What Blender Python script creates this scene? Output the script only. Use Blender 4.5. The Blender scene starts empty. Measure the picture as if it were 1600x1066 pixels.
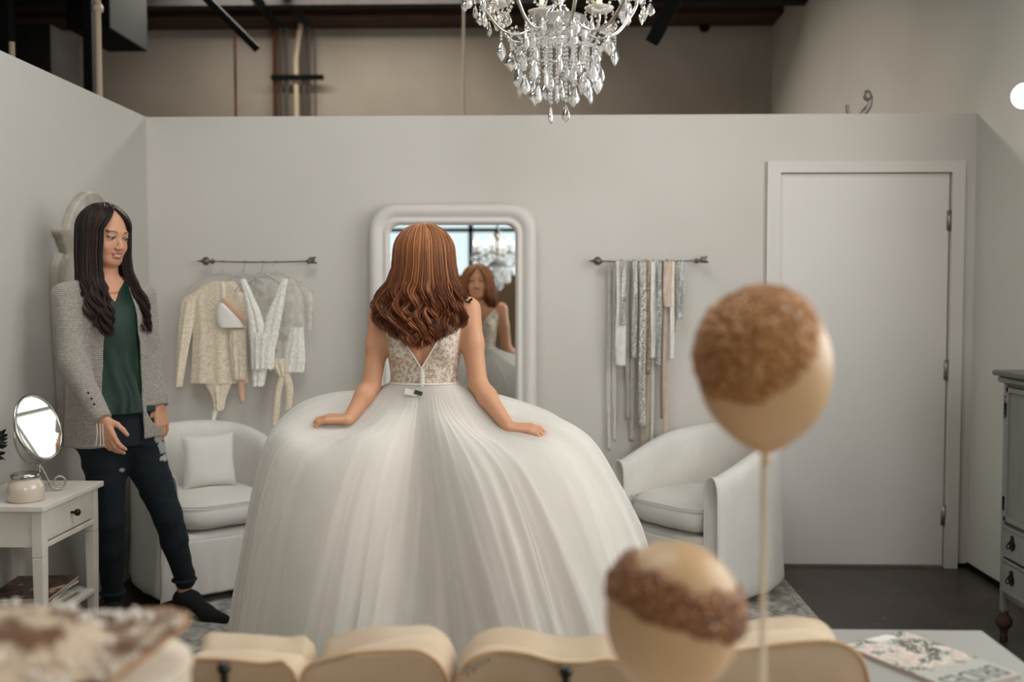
import bpy, math, random
import numpy as np
from mathutils import Vector, Matrix, noise as mnoise

S = bpy.context.scene
COL = S.collection
PI = math.pi

# ------------------------------------------------------------------ camera, exposure, world, lights
CAM_H = 1.40
FPX = 1556.0
YAW = math.atan(40 / FPX)
PITCH = math.atan(71 / FPX)
cd = bpy.data.cameras.new('camera')
cam = bpy.data.objects.new('camera', cd)
COL.objects.link(cam)
cam.location = (0, 0, CAM_H)
cam.rotation_euler = (PI / 2 - PITCH, 0, YAW)
cd.sensor_width = 36.0
cd.lens = FPX / 1600 * 36.0
cd.clip_start = 0.05
cd.dof.use_dof = True
cd.dof.focus_distance = 3.45
cd.dof.aperture_fstop = 1.8
S.camera = cam
S.view_settings.view_transform = 'Standard'
S.view_settings.look = 'None'
S.view_settings.gamma = 1.0
S.view_settings.exposure = 0.34
S.view_settings.use_curve_mapping = False

w = bpy.data.worlds.new('world')
S.world = w
w.use_nodes = True
w.node_tree.nodes['Background'].inputs[0].default_value = (0.75, 0.8, 0.85, 1)
w.node_tree.nodes['Background'].inputs[1].default_value = 0.3


def area(name, loc, rot, sx, sy, power, color, spread=PI):
    l = bpy.data.lights.new(name, 'AREA')
    l.shape = 'RECTANGLE'
    l.size, l.size_y = sx, sy
    l.energy = power
    l.color = color
    l.spread = spread
    o = bpy.data.objects.new(name, l)
    o.location = loc
    o.rotation_euler = rot
    COL.objects.link(o)
    return o


# daylight entering through window_1 (wall beside the sitting area) and the skylight, plus two added fill lights
area('window_daylight', (2.30, 2.45, 2.35), (0, PI / 2, 0), 2.3, 2.7, 56, (1.0, 0.97, 0.94))
area('added_front_fill', (1.2, -3.0, 2.25), (PI / 2, 0, 0), 1.8, 2.7, 50, (1.0, 0.985, 0.965))  # added fill from behind the camera, set in a made-up window
area('skylight_daylight', (-0.5, 2.55, 4.16), (0, 0, 0), 2.0, 1.9, 42, (1.0, 0.985, 0.96))
area('added_far_wall_fill', (-1.7, 8.1, 4.16), (0, 0, 0), 2.6, 0.8, 200, (1.0, 0.90, 0.80))  # added fill to brighten the far wall, set in a made-up opening

CAMR = cam.rotation_euler.to_matrix()


def W(px, py, Y):
    """world point at depth Y seen at photo pixel (px, py)"""
    d = CAMR @ Vector(((px - 800) / FPX, -(py - 533) / FPX, -1.0))
    t = Y / d.y
    return Vector((d.x * t, Y, CAM_H + d.z * t))


def WZ(px, py, z):
    """world point at height z seen at photo pixel (px, py)"""
    d = CAMR @ Vector(((px - 800) / FPX, -(py - 533) / FPX, -1.0))
    t = (z - CAM_H) / d.z
    return Vector((d.x * t, d.y * t, z))


# ------------------------------------------------------------------ materials
def lin(c):
    return tuple(((v / 255) / 12.92 if v / 255 <= 0.04045 else ((v / 255 + 0.055) / 1.055) ** 2.4) for v in c)


class NT:
    def __init__(s, name):
        s.m = bpy.data.materials.new(name)
        s.m.use_nodes = True
        s.t = s.m.node_tree
        s.b = s.t.nodes['Principled BSDF']

    def n(s, typ, **kw):
        nd = s.t.nodes.new(typ)
        for k, v in kw.items():
            if k.startswith('i_'):
                key = k[2:]
                key = int(key) if key.isdigit() else key.replace('_', ' ')
                nd.inputs[key].default_value = v
            else:
                setattr(nd, k, v)
        return nd

    def l(s, a, b):
        s.t.links.new(a, b)


def mat(name, c, rough=0.6, metal=0.0, c2=None, nscale=8.0, bump=0.0, bscale=40.0, spec=0.5,
        sheen=0.0, coat=0.0, trans=0.0, ior=1.45, attr=None, detail=3.0, lo=0.35, hi=0.65, stretch=None, sub=0.0):
    N = NT(name)
    c = lin(c)
    N.b.inputs['Base Color'].default_value = (*c, 1)
    N.b.inputs['Roughness'].default_value = rough
    N.b.inputs['Metallic'].default_value = metal
    N.b.inputs['Specular IOR Level'].default_value = spec
    N.b.inputs['IOR'].default_value = ior
    if sheen:
        N.b.inputs['Sheen Weight'].default_value = sheen
    if coat:
        N.b.inputs['Coat Weight'].default_value = coat
        N.b.inputs['Coat Roughness'].default_value = 0.08
    if trans:
        N.b.inputs['Transmission Weight'].default_value = trans
    if sub:
        N.b.inputs['Subsurface Weight'].default_value = sub
        N.b.inputs['Subsurface Radius'].default_value = (0.02, 0.008, 0.004)
    co = N.n('ShaderNodeTexCoord')
    src = co.outputs['Object']
    if stretch:
        mp = N.n('ShaderNodeMapping')
        mp.inputs['Scale'].default_value = stretch
        N.l(src, mp.inputs[0])
        src = mp.outputs[0]
    if c2 is not None:
        no = N.n('ShaderNodeTexNoise', i_Scale=nscale, i_Detail=detail)
        N.l(src, no.inputs['Vector'])
        r = N.n('ShaderNodeValToRGB')
        r.color_ramp.elements[0].position = lo
        r.color_ramp.elements[1].position = hi
        r.color_ramp.elements[0].color = (*c, 1)
        r.color_ramp.elements[1].color = (*lin(c2), 1)
        N.l(no.outputs[0], r.inputs[0])
        N.l(r.outputs[0], N.b.inputs['Base Color'])
    if attr:
        at = N.n('ShaderNodeAttribute', attribute_name=attr)
        N.l(at.outputs['Color'], N.b.inputs['Base Color'])
    if bump:
        no = N.n('ShaderNodeTexNoise', i_Scale=bscale, i_Detail=4.0)
        N.l(src, no.inputs['Vector'])
        b = N.n('ShaderNodeBump', i_Strength=bump, i_Distance=0.01)
        N.l(no.outputs[0], b.inputs['Height'])
        N.l(b.outputs[0], N.b.inputs['Normal'])
    return N.m


def emis(name, c, s):
    N = NT(name)
    N.b.inputs['Base Color'].default_value = (*lin(c), 1)
    N.b.inputs['Emission Color'].default_value = (*lin(c), 1)
    N.b.inputs['Emission Strength'].default_value = s
    return N.m


def tulle(name, c, alpha, translucent=0.35):
    """thin net cloth: part of the light passes straight, part is scattered"""
    N = NT(name)
    out = N.t.nodes['Material Output']
    c = (*lin(c), 1)
    d = N.n('ShaderNodeBsdfDiffuse'); d.inputs[0].default_value = c
    tl = N.n('ShaderNodeBsdfTranslucent'); tl.inputs[0].default_value = c
    tr = N.n('ShaderNodeBsdfTransparent')
    m1 = N.n('ShaderNodeMixShader', i_0=translucent)
    N.l(d.outputs[0], m1.inputs[1]); N.l(tl.outputs[0], m1.inputs[2])
    m2 = N.n('ShaderNodeMixShader')
    lw = N.n('ShaderNodeLayerWeight', i_Blend=0.35)
    mr = N.n('ShaderNodeMapRange')
    mr.inputs['To Min'].default_value = alpha
    mr.inputs['To Max'].default_value = 1.0
    N.l(lw.outputs['Facing'], mr.inputs[0])
    N.l(mr.outputs[0], m2.inputs[0])
    N.l(tr.outputs[0], m2.inputs[1]); N.l(m1.outputs[0], m2.inputs[2])
    N.l(m2.outputs[0], out.inputs['Surface'])
    return N.m


M = {}
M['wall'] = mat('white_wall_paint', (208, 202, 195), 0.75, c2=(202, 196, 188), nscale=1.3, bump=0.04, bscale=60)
M['old_wall'] = mat('warehouse_wall_paint', (176, 167, 154), 0.85, c2=(150, 140, 126), nscale=0.7, bump=0.2, bscale=12)
M['tan_wall'] = mat('tan_screen_paint', (150, 125, 98), 0.85, c2=(140, 116, 90), nscale=2)
M['ceiling'] = mat('dark_ceiling_boards', (26, 24, 22), 0.95, c2=(17, 16, 15), nscale=3)
M['beam'] = mat('dark_brown_timber', (74, 48, 34), 0.8, c2=(50, 34, 26), nscale=3, stretch=(1, 8, 8))
M['steel'] = mat('black_steel', (18, 20, 19), 0.9, spec=0.15)
M['pipe'] = mat('pale_pipe_paint', (205, 188, 165), 0.5)
M['conduit'] = mat('grey_conduit', (135, 128, 118), 0.5, metal=0.5)
M['copper'] = mat('copper_pipe', (125, 82, 58), 0.45, metal=0.4)
M['door'] = mat('door_paint', (220, 214, 208), 0.45, c2=(216, 210, 204), nscale=2)
M['trim'] = mat('trim_paint', (214, 208, 201), 0.5)
M['hinge'] = mat('brushed_hinge', (150, 146, 138), 0.45, metal=0.7)
M['white_paint'] = mat('white_furniture_paint', (214, 206, 196), 0.45, c2=(204, 196, 186), nscale=10)
M['white_cloth'] = mat('white_slipcover', (224, 219, 212), 0.9, c2=(216, 211, 203), nscale=6, bump=0.25, bscale=14, sheen=0.2)
M['brass_dark'] = mat('dark_metal', (38, 34, 32), 0.4, metal=0.6)
M['mirror'] = mat('mirror_glass', (238, 240, 238), 0.01, metal=1.0)
M['silver'] = mat('silver_metal', (185, 182, 176), 0.25, metal=1.0)


# ------------------------------------------------------------------ mesh tools
def tag(o, label=None, cat=None, group=None, kind=None):
    if label: o['label'] = label
    if cat: o['category'] = cat
    if group: o['group'] = group
    if kind: o['kind'] = kind
    return o


def thing(name, label, cat, loc=(0, 0, 0), group=None):
    o = bpy.data.objects.new(name, None)
    o.empty_display_size = 0.05
    o.location = loc
    COL.objects.link(o)
    return tag(o, label, cat, group)


def root_loc(p):
    v = Vector((0, 0, 0))
    while p is not None:
        v += Vector(p.location)
        p = p.parent
    return v


def link(name, me, material, parent=None, world=True):
    o = bpy.data.objects.new(name, me)
    if material is not None and not me.materials:
        me.materials.append(material)
    COL.objects.link(o)
    if parent is not None:
        o.parent = parent
        if world:
            o.location = -root_loc(parent)
    return o


def copy_tree(o, loc, **tags):
    r = o.copy()
    COL.objects.link(r)
    r.location = loc
    for k, v in tags.items():
        r[k] = v
    for ch in list(o.children):
        c = ch.copy(); COL.objects.link(c); c.parent = r
        for g in list(ch.children):
            d = g.copy(); COL.objects.link(d); d.parent = c
    return r


def grid_faces(nu, nv, cu=False, cv=False, off=0):
    """quads of a grid of nu x nv verts (index = u*nv+v); cu/cv close that direction"""
    u = np.arange(nu if cu else nu - 1)
    v = np.arange(nv if cv else nv - 1)
    U, V = np.meshgrid(u, v, indexing='ij')
    U, V = U.ravel(), V.ravel()
    U1, V1 = (U + 1) % nu, (V + 1) % nv
    return np.stack([U * nv + V, U1 * nv + V, U1 * nv + V1, U * nv + V1], 1) + off


class MB:
    """collects geometry, builds ONE mesh object"""

    def __init__(s):
        s.v = []; s.f = []; s.n = 0; s.c = []

    def add(s, verts, faces, col=None):
        verts = np.asarray(verts, dtype=float).reshape(-1, 3)
        s.v.append(verts)
        if isinstance(faces, np.ndarray):
            s.f.append((faces + s.n))
        else:
            s.f.append([tuple(i + s.n for i in f) for f in faces])
        if col is not None:
            col = np.asarray(col, dtype=float)
            if col.ndim == 1:
                col = np.tile(col, (len(verts), 1))
            s.c.append(col)
        s.n += len(verts)
        return s

    def box(s, lo, hi, R=None, c=None):
        lo = np.array(lo, float); hi = np.array(hi, float)
        q = np.array([[x, y, z] for x in (0, 1) for y in (0, 1) for z in (0, 1)], float)
        P = lo + q * (hi - lo)
        if R is not None:
            c0 = np.array(c if c is not None else (lo + hi) / 2, float)
            P = (P - c0) @ np.array(R).T + c0
        return s.add(P, [(0, 1, 3, 2), (4, 6, 7, 5), (0, 4, 5, 1), (2, 3, 7, 6), (0, 2, 6, 4), (1, 5, 7, 3)])

    def rbox(s, lo, hi, r=0.01, seg=3, R=None):
        """rounded box: rounded outline in its two largest directions is approximated by a full superellipsoid-free fillet"""
        lo = np.array(lo, float); hi = np.array(hi, float)
        c = (lo + hi) / 2; h = (hi - lo) / 2
        r = min(r, h.min() * 0.999)
        n = seg * 2 + 2
        # cube-sphere style: six faces of (n x n) points on rounded box
        t = np.concatenate([np.linspace(-1, -0.0, seg + 1), np.linspace(0.0, 1, seg + 1)])
        sg = np.concatenate([-np.ones(seg + 1), np.ones(seg + 1)])
        base = 0
        for ax in range(3):
            for sd in (-1, 1):
                A, B = np.meshgrid(np.arange(len(t)), np.arange(len(t)), indexing='ij')
                A, B = A.ravel(), B.ravel()
                d = np.zeros((len(A), 3))
                a1, a2 = (ax + 1) % 3, (ax + 2) % 3
                d[:, ax] = sd
                d[:, a1] = t[A]; d[:, a2] = t[B]
                d = np.where(d == 0, 0, d)
                dn = d / np.linalg.norm(d, axis=1, keepdims=True)
                P = np.zeros_like(d)
                P[:, ax] = sd * (h[ax] - r)
                P[:, a1] = sg[A] * (h[a1] - r); P[:, a2] = sg[B] * (h[a2] - r)
                P = P + dn * r
                if R is not None:
                    P = P @ np.array(R).T
                F = grid_faces(len(t), len(t))
                if sd < 0:
                    F = F[:, ::-1]
                s.add(P + c, F)
        return s

    def tube(s, path, rad, seg=10, cap=True, flat=1.0, col=None, up=None):
        P = np.array([tuple(p) for p in path], float)
        n = len(P)
        rad = np.full(n, rad, float) if np.isscalar(rad) else np.array(rad, float)
        T = np.gradient(P, axis=0)
        T /= np.linalg.norm(T, axis=1, keepdims=True) + 1e-12
        a = np.array([0, 0, 1.0]) if up is None else np.array(up, float)
        if abs(T[0] @ a) > 0.95:
            a = np.array([1.0, 0, 0])
        N = a - (a @ T[0]) * T[0]; N /= np.linalg.norm(N)
        Ns = [N]
        for i in range(1, n):
            N = Ns[-1] - (Ns[-1] @ T[i]) * T[i]
            N /= np.linalg.norm(N) + 1e-12
            Ns.append(N)
        Ns = np.array(Ns); B = np.cross(T, Ns)
        th = np.linspace(0, 2 * PI, seg, endpoint=False)
        V = P[:, None, :] + rad[:, None, None] * (np.cos(th)[None, :, None] * Ns[:, None, :] + flat * np.sin(th)[None, :, None] * B[:, None, :])
        s.add(V.reshape(-1, 3), grid_faces(n, seg, cv=True)[:, ::-1].copy(), col)
        if cap:
            b = s.n - n * seg
            s.f.append([tuple(b + i for i in range(seg)), tuple(b + (n - 1) * seg + i for i in range(seg))[::-1]])
        return s

    def lathe(s, prof, c=(0, 0, 0), seg=32, axis=(0, 0, 1), sx=1.0, sy=1.0, col=None, wob=None):
        """prof: list of (r, h) along the axis"""
        prof = np.array(prof, float)
        ax = Vector(axis).normalized()
        q = Vector((0, 0, 1)).rotation_difference(ax).to_matrix()
        Q = np.array(q)
        th = np.linspace(0, 2 * PI, seg, endpoint=False)
        R, T = np.meshgrid(prof[:, 0], th, indexing='ij')
        H, _ = np.meshgrid(prof[:, 1], th, indexing='ij')
        if wob is not None:
            R = R * wob(T, H)
        V = np.stack([R * np.cos(T) * sx, R * np.sin(T) * sy, H], -1).reshape(-1, 3) @ Q.T + np.array(c, float)
        s.add(V, grid_faces(len(prof), seg, cv=True)[:, ::-1].copy(), col)
        return s

    def ell(s, c, r, R=None, nu=12, nv=16, col=None):
        ph = np.linspace(0, PI, nu)
        th = np.linspace(0, 2 * PI, nv, endpoint=False)
        A, B = np.meshgrid(ph, th, indexing='ij')
        r = np.array([r, r, r] if np.isscalar(r) else r, float)
        V = np.stack([np.sin(A) * np.cos(B), np.sin(A) * np.sin(B), np.cos(A)], -1).reshape(-1, 3) * r
        if R is not None:
            V = V @ np.array(R).T
        s.add(V + np.array(tuple(c), float), grid_faces(nu, nv, cv=True), col)
        return s

    def prism(s, poly, lo, hi, axis=2):
        """polygon (2D) extruded on axis"""
        n = len(poly)
        o = [i for i in range(3) if i != axis]
        V = np.zeros((2 * n, 3))
        for k, h in enumerate((lo, hi)):
            for i, p in enumerate(poly):
                V[k * n + i, o[0]] = p[0]; V[k * n + i, o[1]] = p[1]; V[k * n + i, axis] = h
        F = [tuple(range(n))[::-1], tuple(range(n, 2 * n))]
        F += [(i, (i + 1) % n, n + (i + 1) % n, n + i) for i in range(n)]
        return s.add(V, F)

    def mesh(s, name, smooth=True):
        V = np.concatenate(s.v) if s.v else np.zeros((0, 3))
        me = bpy.data.meshes.new(name)
        if all(isinstance(f, np.ndarray) for f in s.f) and len({f.shape[1] for f in s.f}) == 1:
            F = np.concatenate(s.f)
            k = F.shape[1]
            me.vertices.add(len(V)); me.vertices.foreach_set('co', V.ravel())
            me.loops.add(F.size); me.loops.foreach_set('vertex_index', F.ravel().astype(np.int32))
            me.polygons.add(len(F))
            me.polygons.foreach_set('loop_start', np.arange(0, F.size, k, dtype=np.int32))
            me.update(calc_edges=True)
            me.validate()
        else:
            L = []
            for f in s.f:
                L += [tuple(int(i) for i in q) for q in f]
            me.from_pydata(V.tolist(), [], L)
            me.validate()
        if smooth:
            me.shade_smooth()
        if s.c:
            C = np.concatenate(s.c)
            if len(C) == len(me.vertices):
                at = me.color_attributes.new('Col', 'FLOAT_COLOR', 'POINT')
                C4 = np.ones((len(C), 4)); C4[:, :3] = C
                at.data.foreach_set('color', C4.ravel())
        return me

    def build(s, name, material, parent=None, smooth=True, bevel=0, sub=0, world=True, solid=0, angle=None):
        me = s.mesh(name, smooth)
        o = link(name, me, material, parent, world)
        if solid:
            m = o.modifiers.new('solid', 'SOLIDIFY'); m.thickness = solid; m.offset = 0
        if bevel:
            m = o.modifiers.new('bevel', 'BEVEL'); m.width = bevel; m.segments = 2; m.limit_method = 'ANGLE'
        if sub:
            m = o.modifiers.new('sub', 'SUBSURF'); m.levels = sub; m.render_levels = sub
        if angle is not None:
            me.set_sharp_from_angle(angle=math.radians(angle))
        return o


def bxo(name, lo, hi, material, parent=None, bevel=0.0, kind=None, label=None):
    o = MB().box(lo, hi).build(name, material, parent, smooth=False, bevel=bevel)
    if kind: o['kind'] = kind
    if label: o['label'] = label
    return o


def spline(pts, n, closed=False):
    """Catmull-Rom through points -> n samples"""
    P = np.array([tuple(p) for p in pts], float)
    m = len(P)
    if closed:
        t = np.linspace(0, m, n, endpoint=False)
        g = lambda i: P[np.mod(i, m)]
    else:
        t = np.linspace(0, m - 1, n)
        g = lambda i: P[np.clip(i, 0, m - 1)]
    i = np.floor(t).astype(int)
    if not closed:
        i = np.minimum(i, m - 2)
    f = (t - i)[:, None]
    a, b, c, d = g(i - 1), g(i), g(i + 1), g(i + 2)
    return 0.5 * ((2 * b) + (-a + c) * f + (2 * a - 5 * b + 4 * c - d) * f ** 2 + (-a + 3 * b - 3 * c + d) * f ** 3)


def vnoise(P, scale, seed=0.0):
    """smooth value noise for arrays (N,3) -> (-1..1)"""
    Q = P * scale + seed * 17.31
    i = np.floor(Q).astype(np.int64)
    f = Q - i
    f = f * f * (3 - 2 * f)
    out = 0
    for dx in (0, 1):
        for dy in (0, 1):
            for dz in (0, 1):
                h = ((i[..., 0] + dx) * 374761393 + (i[..., 1] + dy) * 668265263 + (i[..., 2] + dz) * 2147483647 + 12345) & 0xffffffff
                h = ((h ^ (h >> 13)) * 1274126177) & 0xffffffff
                h = ((h ^ (h >> 16)) & 0xffff) / 32767.5 - 1
                wgt = (f[..., 0] if dx else 1 - f[..., 0]) * (f[..., 1] if dy else 1 - f[..., 1]) * (f[..., 2] if dz else 1 - f[..., 2])
                out = out + h * wgt
    return out


# ------------------------------------------------------------------ implicit bodies (one continuous surface)
class Field:
    def __init__(s, lo, hi, h):
        s.lo = np.array(lo, float); s.h = h
        s.n = np.ceil((np.array(hi, float) - s.lo) / h).astype(int) + 1
        s.F = np.full(tuple(s.n), 0.5)

    def _sub(s, lo, hi):
        a = np.clip(np.floor((np.array(lo) - s.lo) / s.h).astype(int), 0, s.n)
        b = np.clip(np.ceil((np.array(hi) - s.lo) / s.h).astype(int) + 1, 0, s.n)
        if np.any(b <= a):
            return None, None
        ax = [s.lo[i] + s.h * np.arange(a[i], b[i]) for i in range(3)]
        X = np.stack(np.meshgrid(*ax, indexing='ij'), -1)
        return (slice(a[0], b[0]), slice(a[1], b[1]), slice(a[2], b[2])), X

    def put(s, fn, lo, hi, k, op='u'):
        m = k + 0.03
        sl, X = s._sub(np.array(lo) - m, np.array(hi) + m)
        if sl is None:
            return s
        d = fn(X)
        F = s.F[sl]
        k = max(k, 1e-5)
        if op == 'u':
            h = np.clip(0.5 + 0.5 * (F - d) / k, 0, 1)
            s.F[sl] = F * (1 - h) + d * h - k * h * (1 - h)
        else:  # subtract
            h = np.clip(0.5 - 0.5 * (F + d) / k, 0, 1)
            s.F[sl] = F * (1 - h) - d * h + k * h * (1 - h)
        return s

    def cone(s, a, b, r1, r2, k=0.02, op='u'):
        a = np.array(tuple(a), float); b = np.array(tuple(b), float)
        ab = b - a; L2 = ab @ ab + 1e-12

        def fn(X):
            t = np.clip(((X - a) @ ab) / L2, 0, 1)
            return np.linalg.norm(X - a - t[..., None] * ab, axis=-1) - (r1 + (r2 - r1) * t)
        R = max(r1, r2)
        return s.put(fn, np.minimum(a, b) - R, np.maximum(a, b) + R, k, op)

    def ell(s, c, r, R=None, k=0.02, op='u'):
        c = np.array(tuple(c), float); r = np.array(r, float)
        RT = None if R is None else np.array(R, float)

        def fn(X):
            q = X - c
            if RT is not None:
                q = q @ RT  # world -> local (columns of R are local axes)
            k0 = np.linalg.norm(q / r, axis=-1)
            k1 = np.linalg.norm(q / (r * r), axis=-1) + 1e-9
            return k0 * (k0 - 1) / k1
        m = r.max()
        return s.put(fn, c - m, c + m, k, op)

    def loft(s, sec, axes=None, k=0.02):
        """sec: rows (z, cx, cy, a, b): elliptic sections along z; axes: 3x3 matrix of local axes (columns)"""
        sec = np.array(sec, float)
        if len(sec) > 3:
            sec = spline(sec, len(sec) * 6)
            sec[:, 0] = np.maximum.accumulate(sec[:, 0] + np.arange(len(sec)) * 1e-7)
        A = np.eye(3) if axes is None else np.array(axes, float)

        def fn(X):
            q = X @ A
            z = q[..., 2]
            zc = np.clip(z, sec[0, 0], sec[-1, 0])
            cx = np.interp(zc, sec[:, 0], sec[:, 1]); cy = np.interp(zc, sec[:, 0], sec[:, 2])
            a = np.interp(zc, sec[:, 0], sec[:, 3]); b = np.interp(zc, sec[:, 0], sec[:, 4])
            u, v = q[..., 0] - cx, q[..., 1] - cy
            k0 = np.sqrt((u / a) ** 2 + (v / b) ** 2)
            k1 = np.sqrt((u / a ** 2) ** 2 + (v / b ** 2) ** 2) + 1e-9
            d = k0 * (k0 - 1) / k1
            d = np.where(k0 < 0.3, -np.minimum(a, b) * 0.7, d)
            dz = np.maximum(z - sec[-1, 0], sec[0, 0] - z)
            return np.where(dz > 0, np.sqrt(np.maximum(d, 0) ** 2 + dz ** 2) + np.minimum(d, 0) * 0, np.maximum(d, dz))
        m = (np.abs(sec[:, 1:3]).max() + sec[:, 3:].max()) * 1.3
        c0 = A @ np.array([0, 0, sec[0, 0]]); c1 = A @ np.array([0, 0, sec[-1, 0]])
        return s.put(fn, np.minimum(c0, c1) - m, np.maximum(c0, c1) + m, k)

    def mesh(s, name, colfn=None, smooth_it=1):
        F = s.F
        n = s.n
        sg = F < 0
        c = [sg[i:n[0] - 1 + i, j:n[1] - 1 + j, l:n[2] - 1 + l] for i in (0, 1) for j in (0, 1) for l in (0, 1)]
        cnt = np.zeros(tuple(n - 1), np.int8)
        for q in c:
            cnt += q
        act = (cnt > 0) & (cnt < 8)
        idx = np.argwhere(act)
        vid = np.full(tuple(n - 1), -1, np.int64)
        vid[act] = np.arange(len(idx))
        acc = np.zeros((len(idx), 3)); w = np.zeros(len(idx))
        I, J, K = idx.T
        for ax in range(3):
            o1, o2 = (ax + 1) % 3, (ax + 2) % 3
            for p in (0, 1):
                for q in (0, 1):
                    a = np.zeros(3, int); a[o1] = p; a[o2] = q
                    b = a.copy(); b[ax] = 1
                    fa = F[I + a[0], J + a[1], K + a[2]]; fb = F[I + b[0], J + b[1], K + b[2]]
                    m = (fa < 0) != (fb < 0)
                    t = np.where(m, fa / (fa - fb + 1e-20), 0)
                    pt = idx + a + (t[:, None] * (b - a))
                    acc[m] += pt[m]; w[m] += 1
        V = s.lo + s.h * (acc / w[:, None])
        faces = []
        for ax in range(3):
            o1, o2 = (ax + 1) % 3, (ax + 2) % 3
            sl0 = [slice(None)] * 3; sl1 = [slice(None)] * 3
            sl0[ax] = slice(0, n[ax] - 1); sl1[ax] = slice(1, n[ax])
            A_, B_ = sg[tuple(sl0)], sg[tuple(sl1)]
            cr = A_ != B_
            e = np.argwhere(cr)
            ok = (e[:, o1] > 0) & (e[:, o2] > 0) & (e[:, o1] < n[o1] - 1) & (e[:, o2] < n[o2] - 1)
            e = e[ok]
            ins = A_[tuple(e.T)]
            d1 = np.zeros(3, int); d1[o1] = 1
            d2 = np.zeros(3, int); d2[o2] = 1
            q = np.stack([vid[tuple((e - d1 - d2).T)], vid[tuple((e - d2).T)], vid[tuple(e.T)], vid[tuple((e - d1).T)]], 1)
            q[~ins] = q[~ins][:, ::-1]
            faces.append(q)
        Fc = np.concatenate(faces)
        Fc = Fc[(Fc >= 0).all(1)]
        for _ in range(smooth_it):
            s_ = np.zeros_like(V); wn = np.zeros(len(V))
            for a, b in ((0, 1), (1, 2), (2, 3), (3, 0)):
                np.add.at(s_, Fc[:, a], V[Fc[:, b]]); np.add.at(s_, Fc[:, b], V[Fc[:, a]])
                np.add.at(wn, Fc[:, a], 1); np.add.at(wn, Fc[:, b], 1)
            V = 0.5 * V + 0.5 * s_ / np.maximum(wn, 1)[:, None]
        return V, Fc

# ================================================================== THE SETTING
XL, XR = -2.018, 2.215           # faces of the side walls of the sitting area
YB = 5.13                        # face of the back partition
WH = 2.32                        # partition height
YF = 9.6                         # far warehouse wall
CH = 4.03                        # warehouse ceiling
ST = 'structure'


def floor_material():
    N = NT('stained_concrete')
    co = N.n('ShaderNodeTexCoord')
    n1 = N.n('ShaderNodeTexNoise', i_Scale=1.6, i_Detail=8.0, i_Roughness=0.65)
    n2 = N.n('ShaderNodeTexNoise', i_Scale=7.0, i_Detail=6.0, i_Roughness=0.7)
    N.l(co.outputs['Object'], n1.inputs['Vector']); N.l(co.outputs['Object'], n2.inputs['Vector'])
    r = N.n('ShaderNodeValToRGB')
    r.color_ramp.elements[0].position = 0.35; r.color_ramp.elements[0].color = (*lin((44, 38, 34)), 1)
    r.color_ramp.elements[1].position = 0.7; r.color_ramp.elements[1].color = (*lin((78, 68, 60)), 1)
    N.l(n1.outputs[0], r.inputs[0])
    r2 = N.n('ShaderNodeValToRGB')
    r2.color_ramp.elements[0].position = 0.63; r2.color_ramp.elements[0].color = (0, 0, 0, 1)
    r2.color_ramp.elements[1].position = 0.70; r2.color_ramp.elements[1].color = (1, 1, 1, 1)
    N.l(n2.outputs[0], r2.inputs[0])
    mx = N.n('ShaderNodeMixRGB'); mx.inputs[2].default_value = (*lin((128, 116, 102)), 1)
    N.l(r2.outputs[0], mx.inputs[0]); N.l(r.outputs[0], mx.inputs[1]); N.l(mx.outputs[0], N.b.inputs['Base Color'])
    N.b.inputs['Roughness'].default_value = 0.38
    b = N.n('ShaderNodeBump', i_Strength=0.15, i_Distance=0.01)
    N.l(n2.outputs[0], b.inputs['Height']); N.l(b.outputs[0], N.b.inputs['Normal'])
    return N.m


bxo('floor', (-6.2, -6.2, -0.1), (XR + 0.2, YF + 0.2, 0), floor_material(), kind=ST)
def holed(lo, hi, holes):
    """slab with rectangular openings ordered along y"""
    mb = MB(); y = lo[1]
    for (x0, y0, x1, y1) in holes:
        mb.box((lo[0], y, lo[2]), (hi[0], y0, hi[2]))
        mb.box((lo[0], y0, lo[2]), (x0, y1, hi[2])).box((x1, y0, lo[2]), (hi[0], y1, hi[2]))
        y = y1
    return mb.box((lo[0], y, lo[2]), hi)


HOLES = [(-1.5, 1.6, 0.5, 3.5), (-3.05, 7.6, -0.35, 8.6)]  # second opening is added for the far wall fill light
holed((-6.2, -6.2, CH), (XR + 0.2, YF + 0.2, CH + 0.15), HOLES).build('ceiling', M['ceiling'], smooth=False)['kind'] = ST
bxo('wall_far', (-6.2, YF, 0), (XR + 0.2, YF + 0.2, CH), M['old_wall'], kind=ST)
bxo('wall_outer', (-6.2, -6.2, 0), (-6.0, YF, CH), M['old_wall'], kind=ST)
# partition behind the bride (with the door opening) and the partition on the window-less side
DX0, DX1, DZ = 1.2195, 2.105, 2.035
m = MB()
m.box((XL - 0.12, YB, 0), (DX0, YB + 0.12, WH)).box((DX1, YB, 0), (XR, YB + 0.12, WH)).box((DX0, YB, DZ), (DX1, YB + 0.12, WH))
m.build('wall_back', M['wall'], smooth=False)['kind'] = ST
bxo('wall_left', (XL - 0.12, 0.6, 0), (XL, YB, WH), mat('shade_darkened_wall_paint', (190, 186, 179), 0.75, c2=(184, 180, 172), nscale=1.3, bump=0.04, bscale=60), kind=ST)  # the white wall paint darkened, standing in for dimmer light on this side
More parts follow.
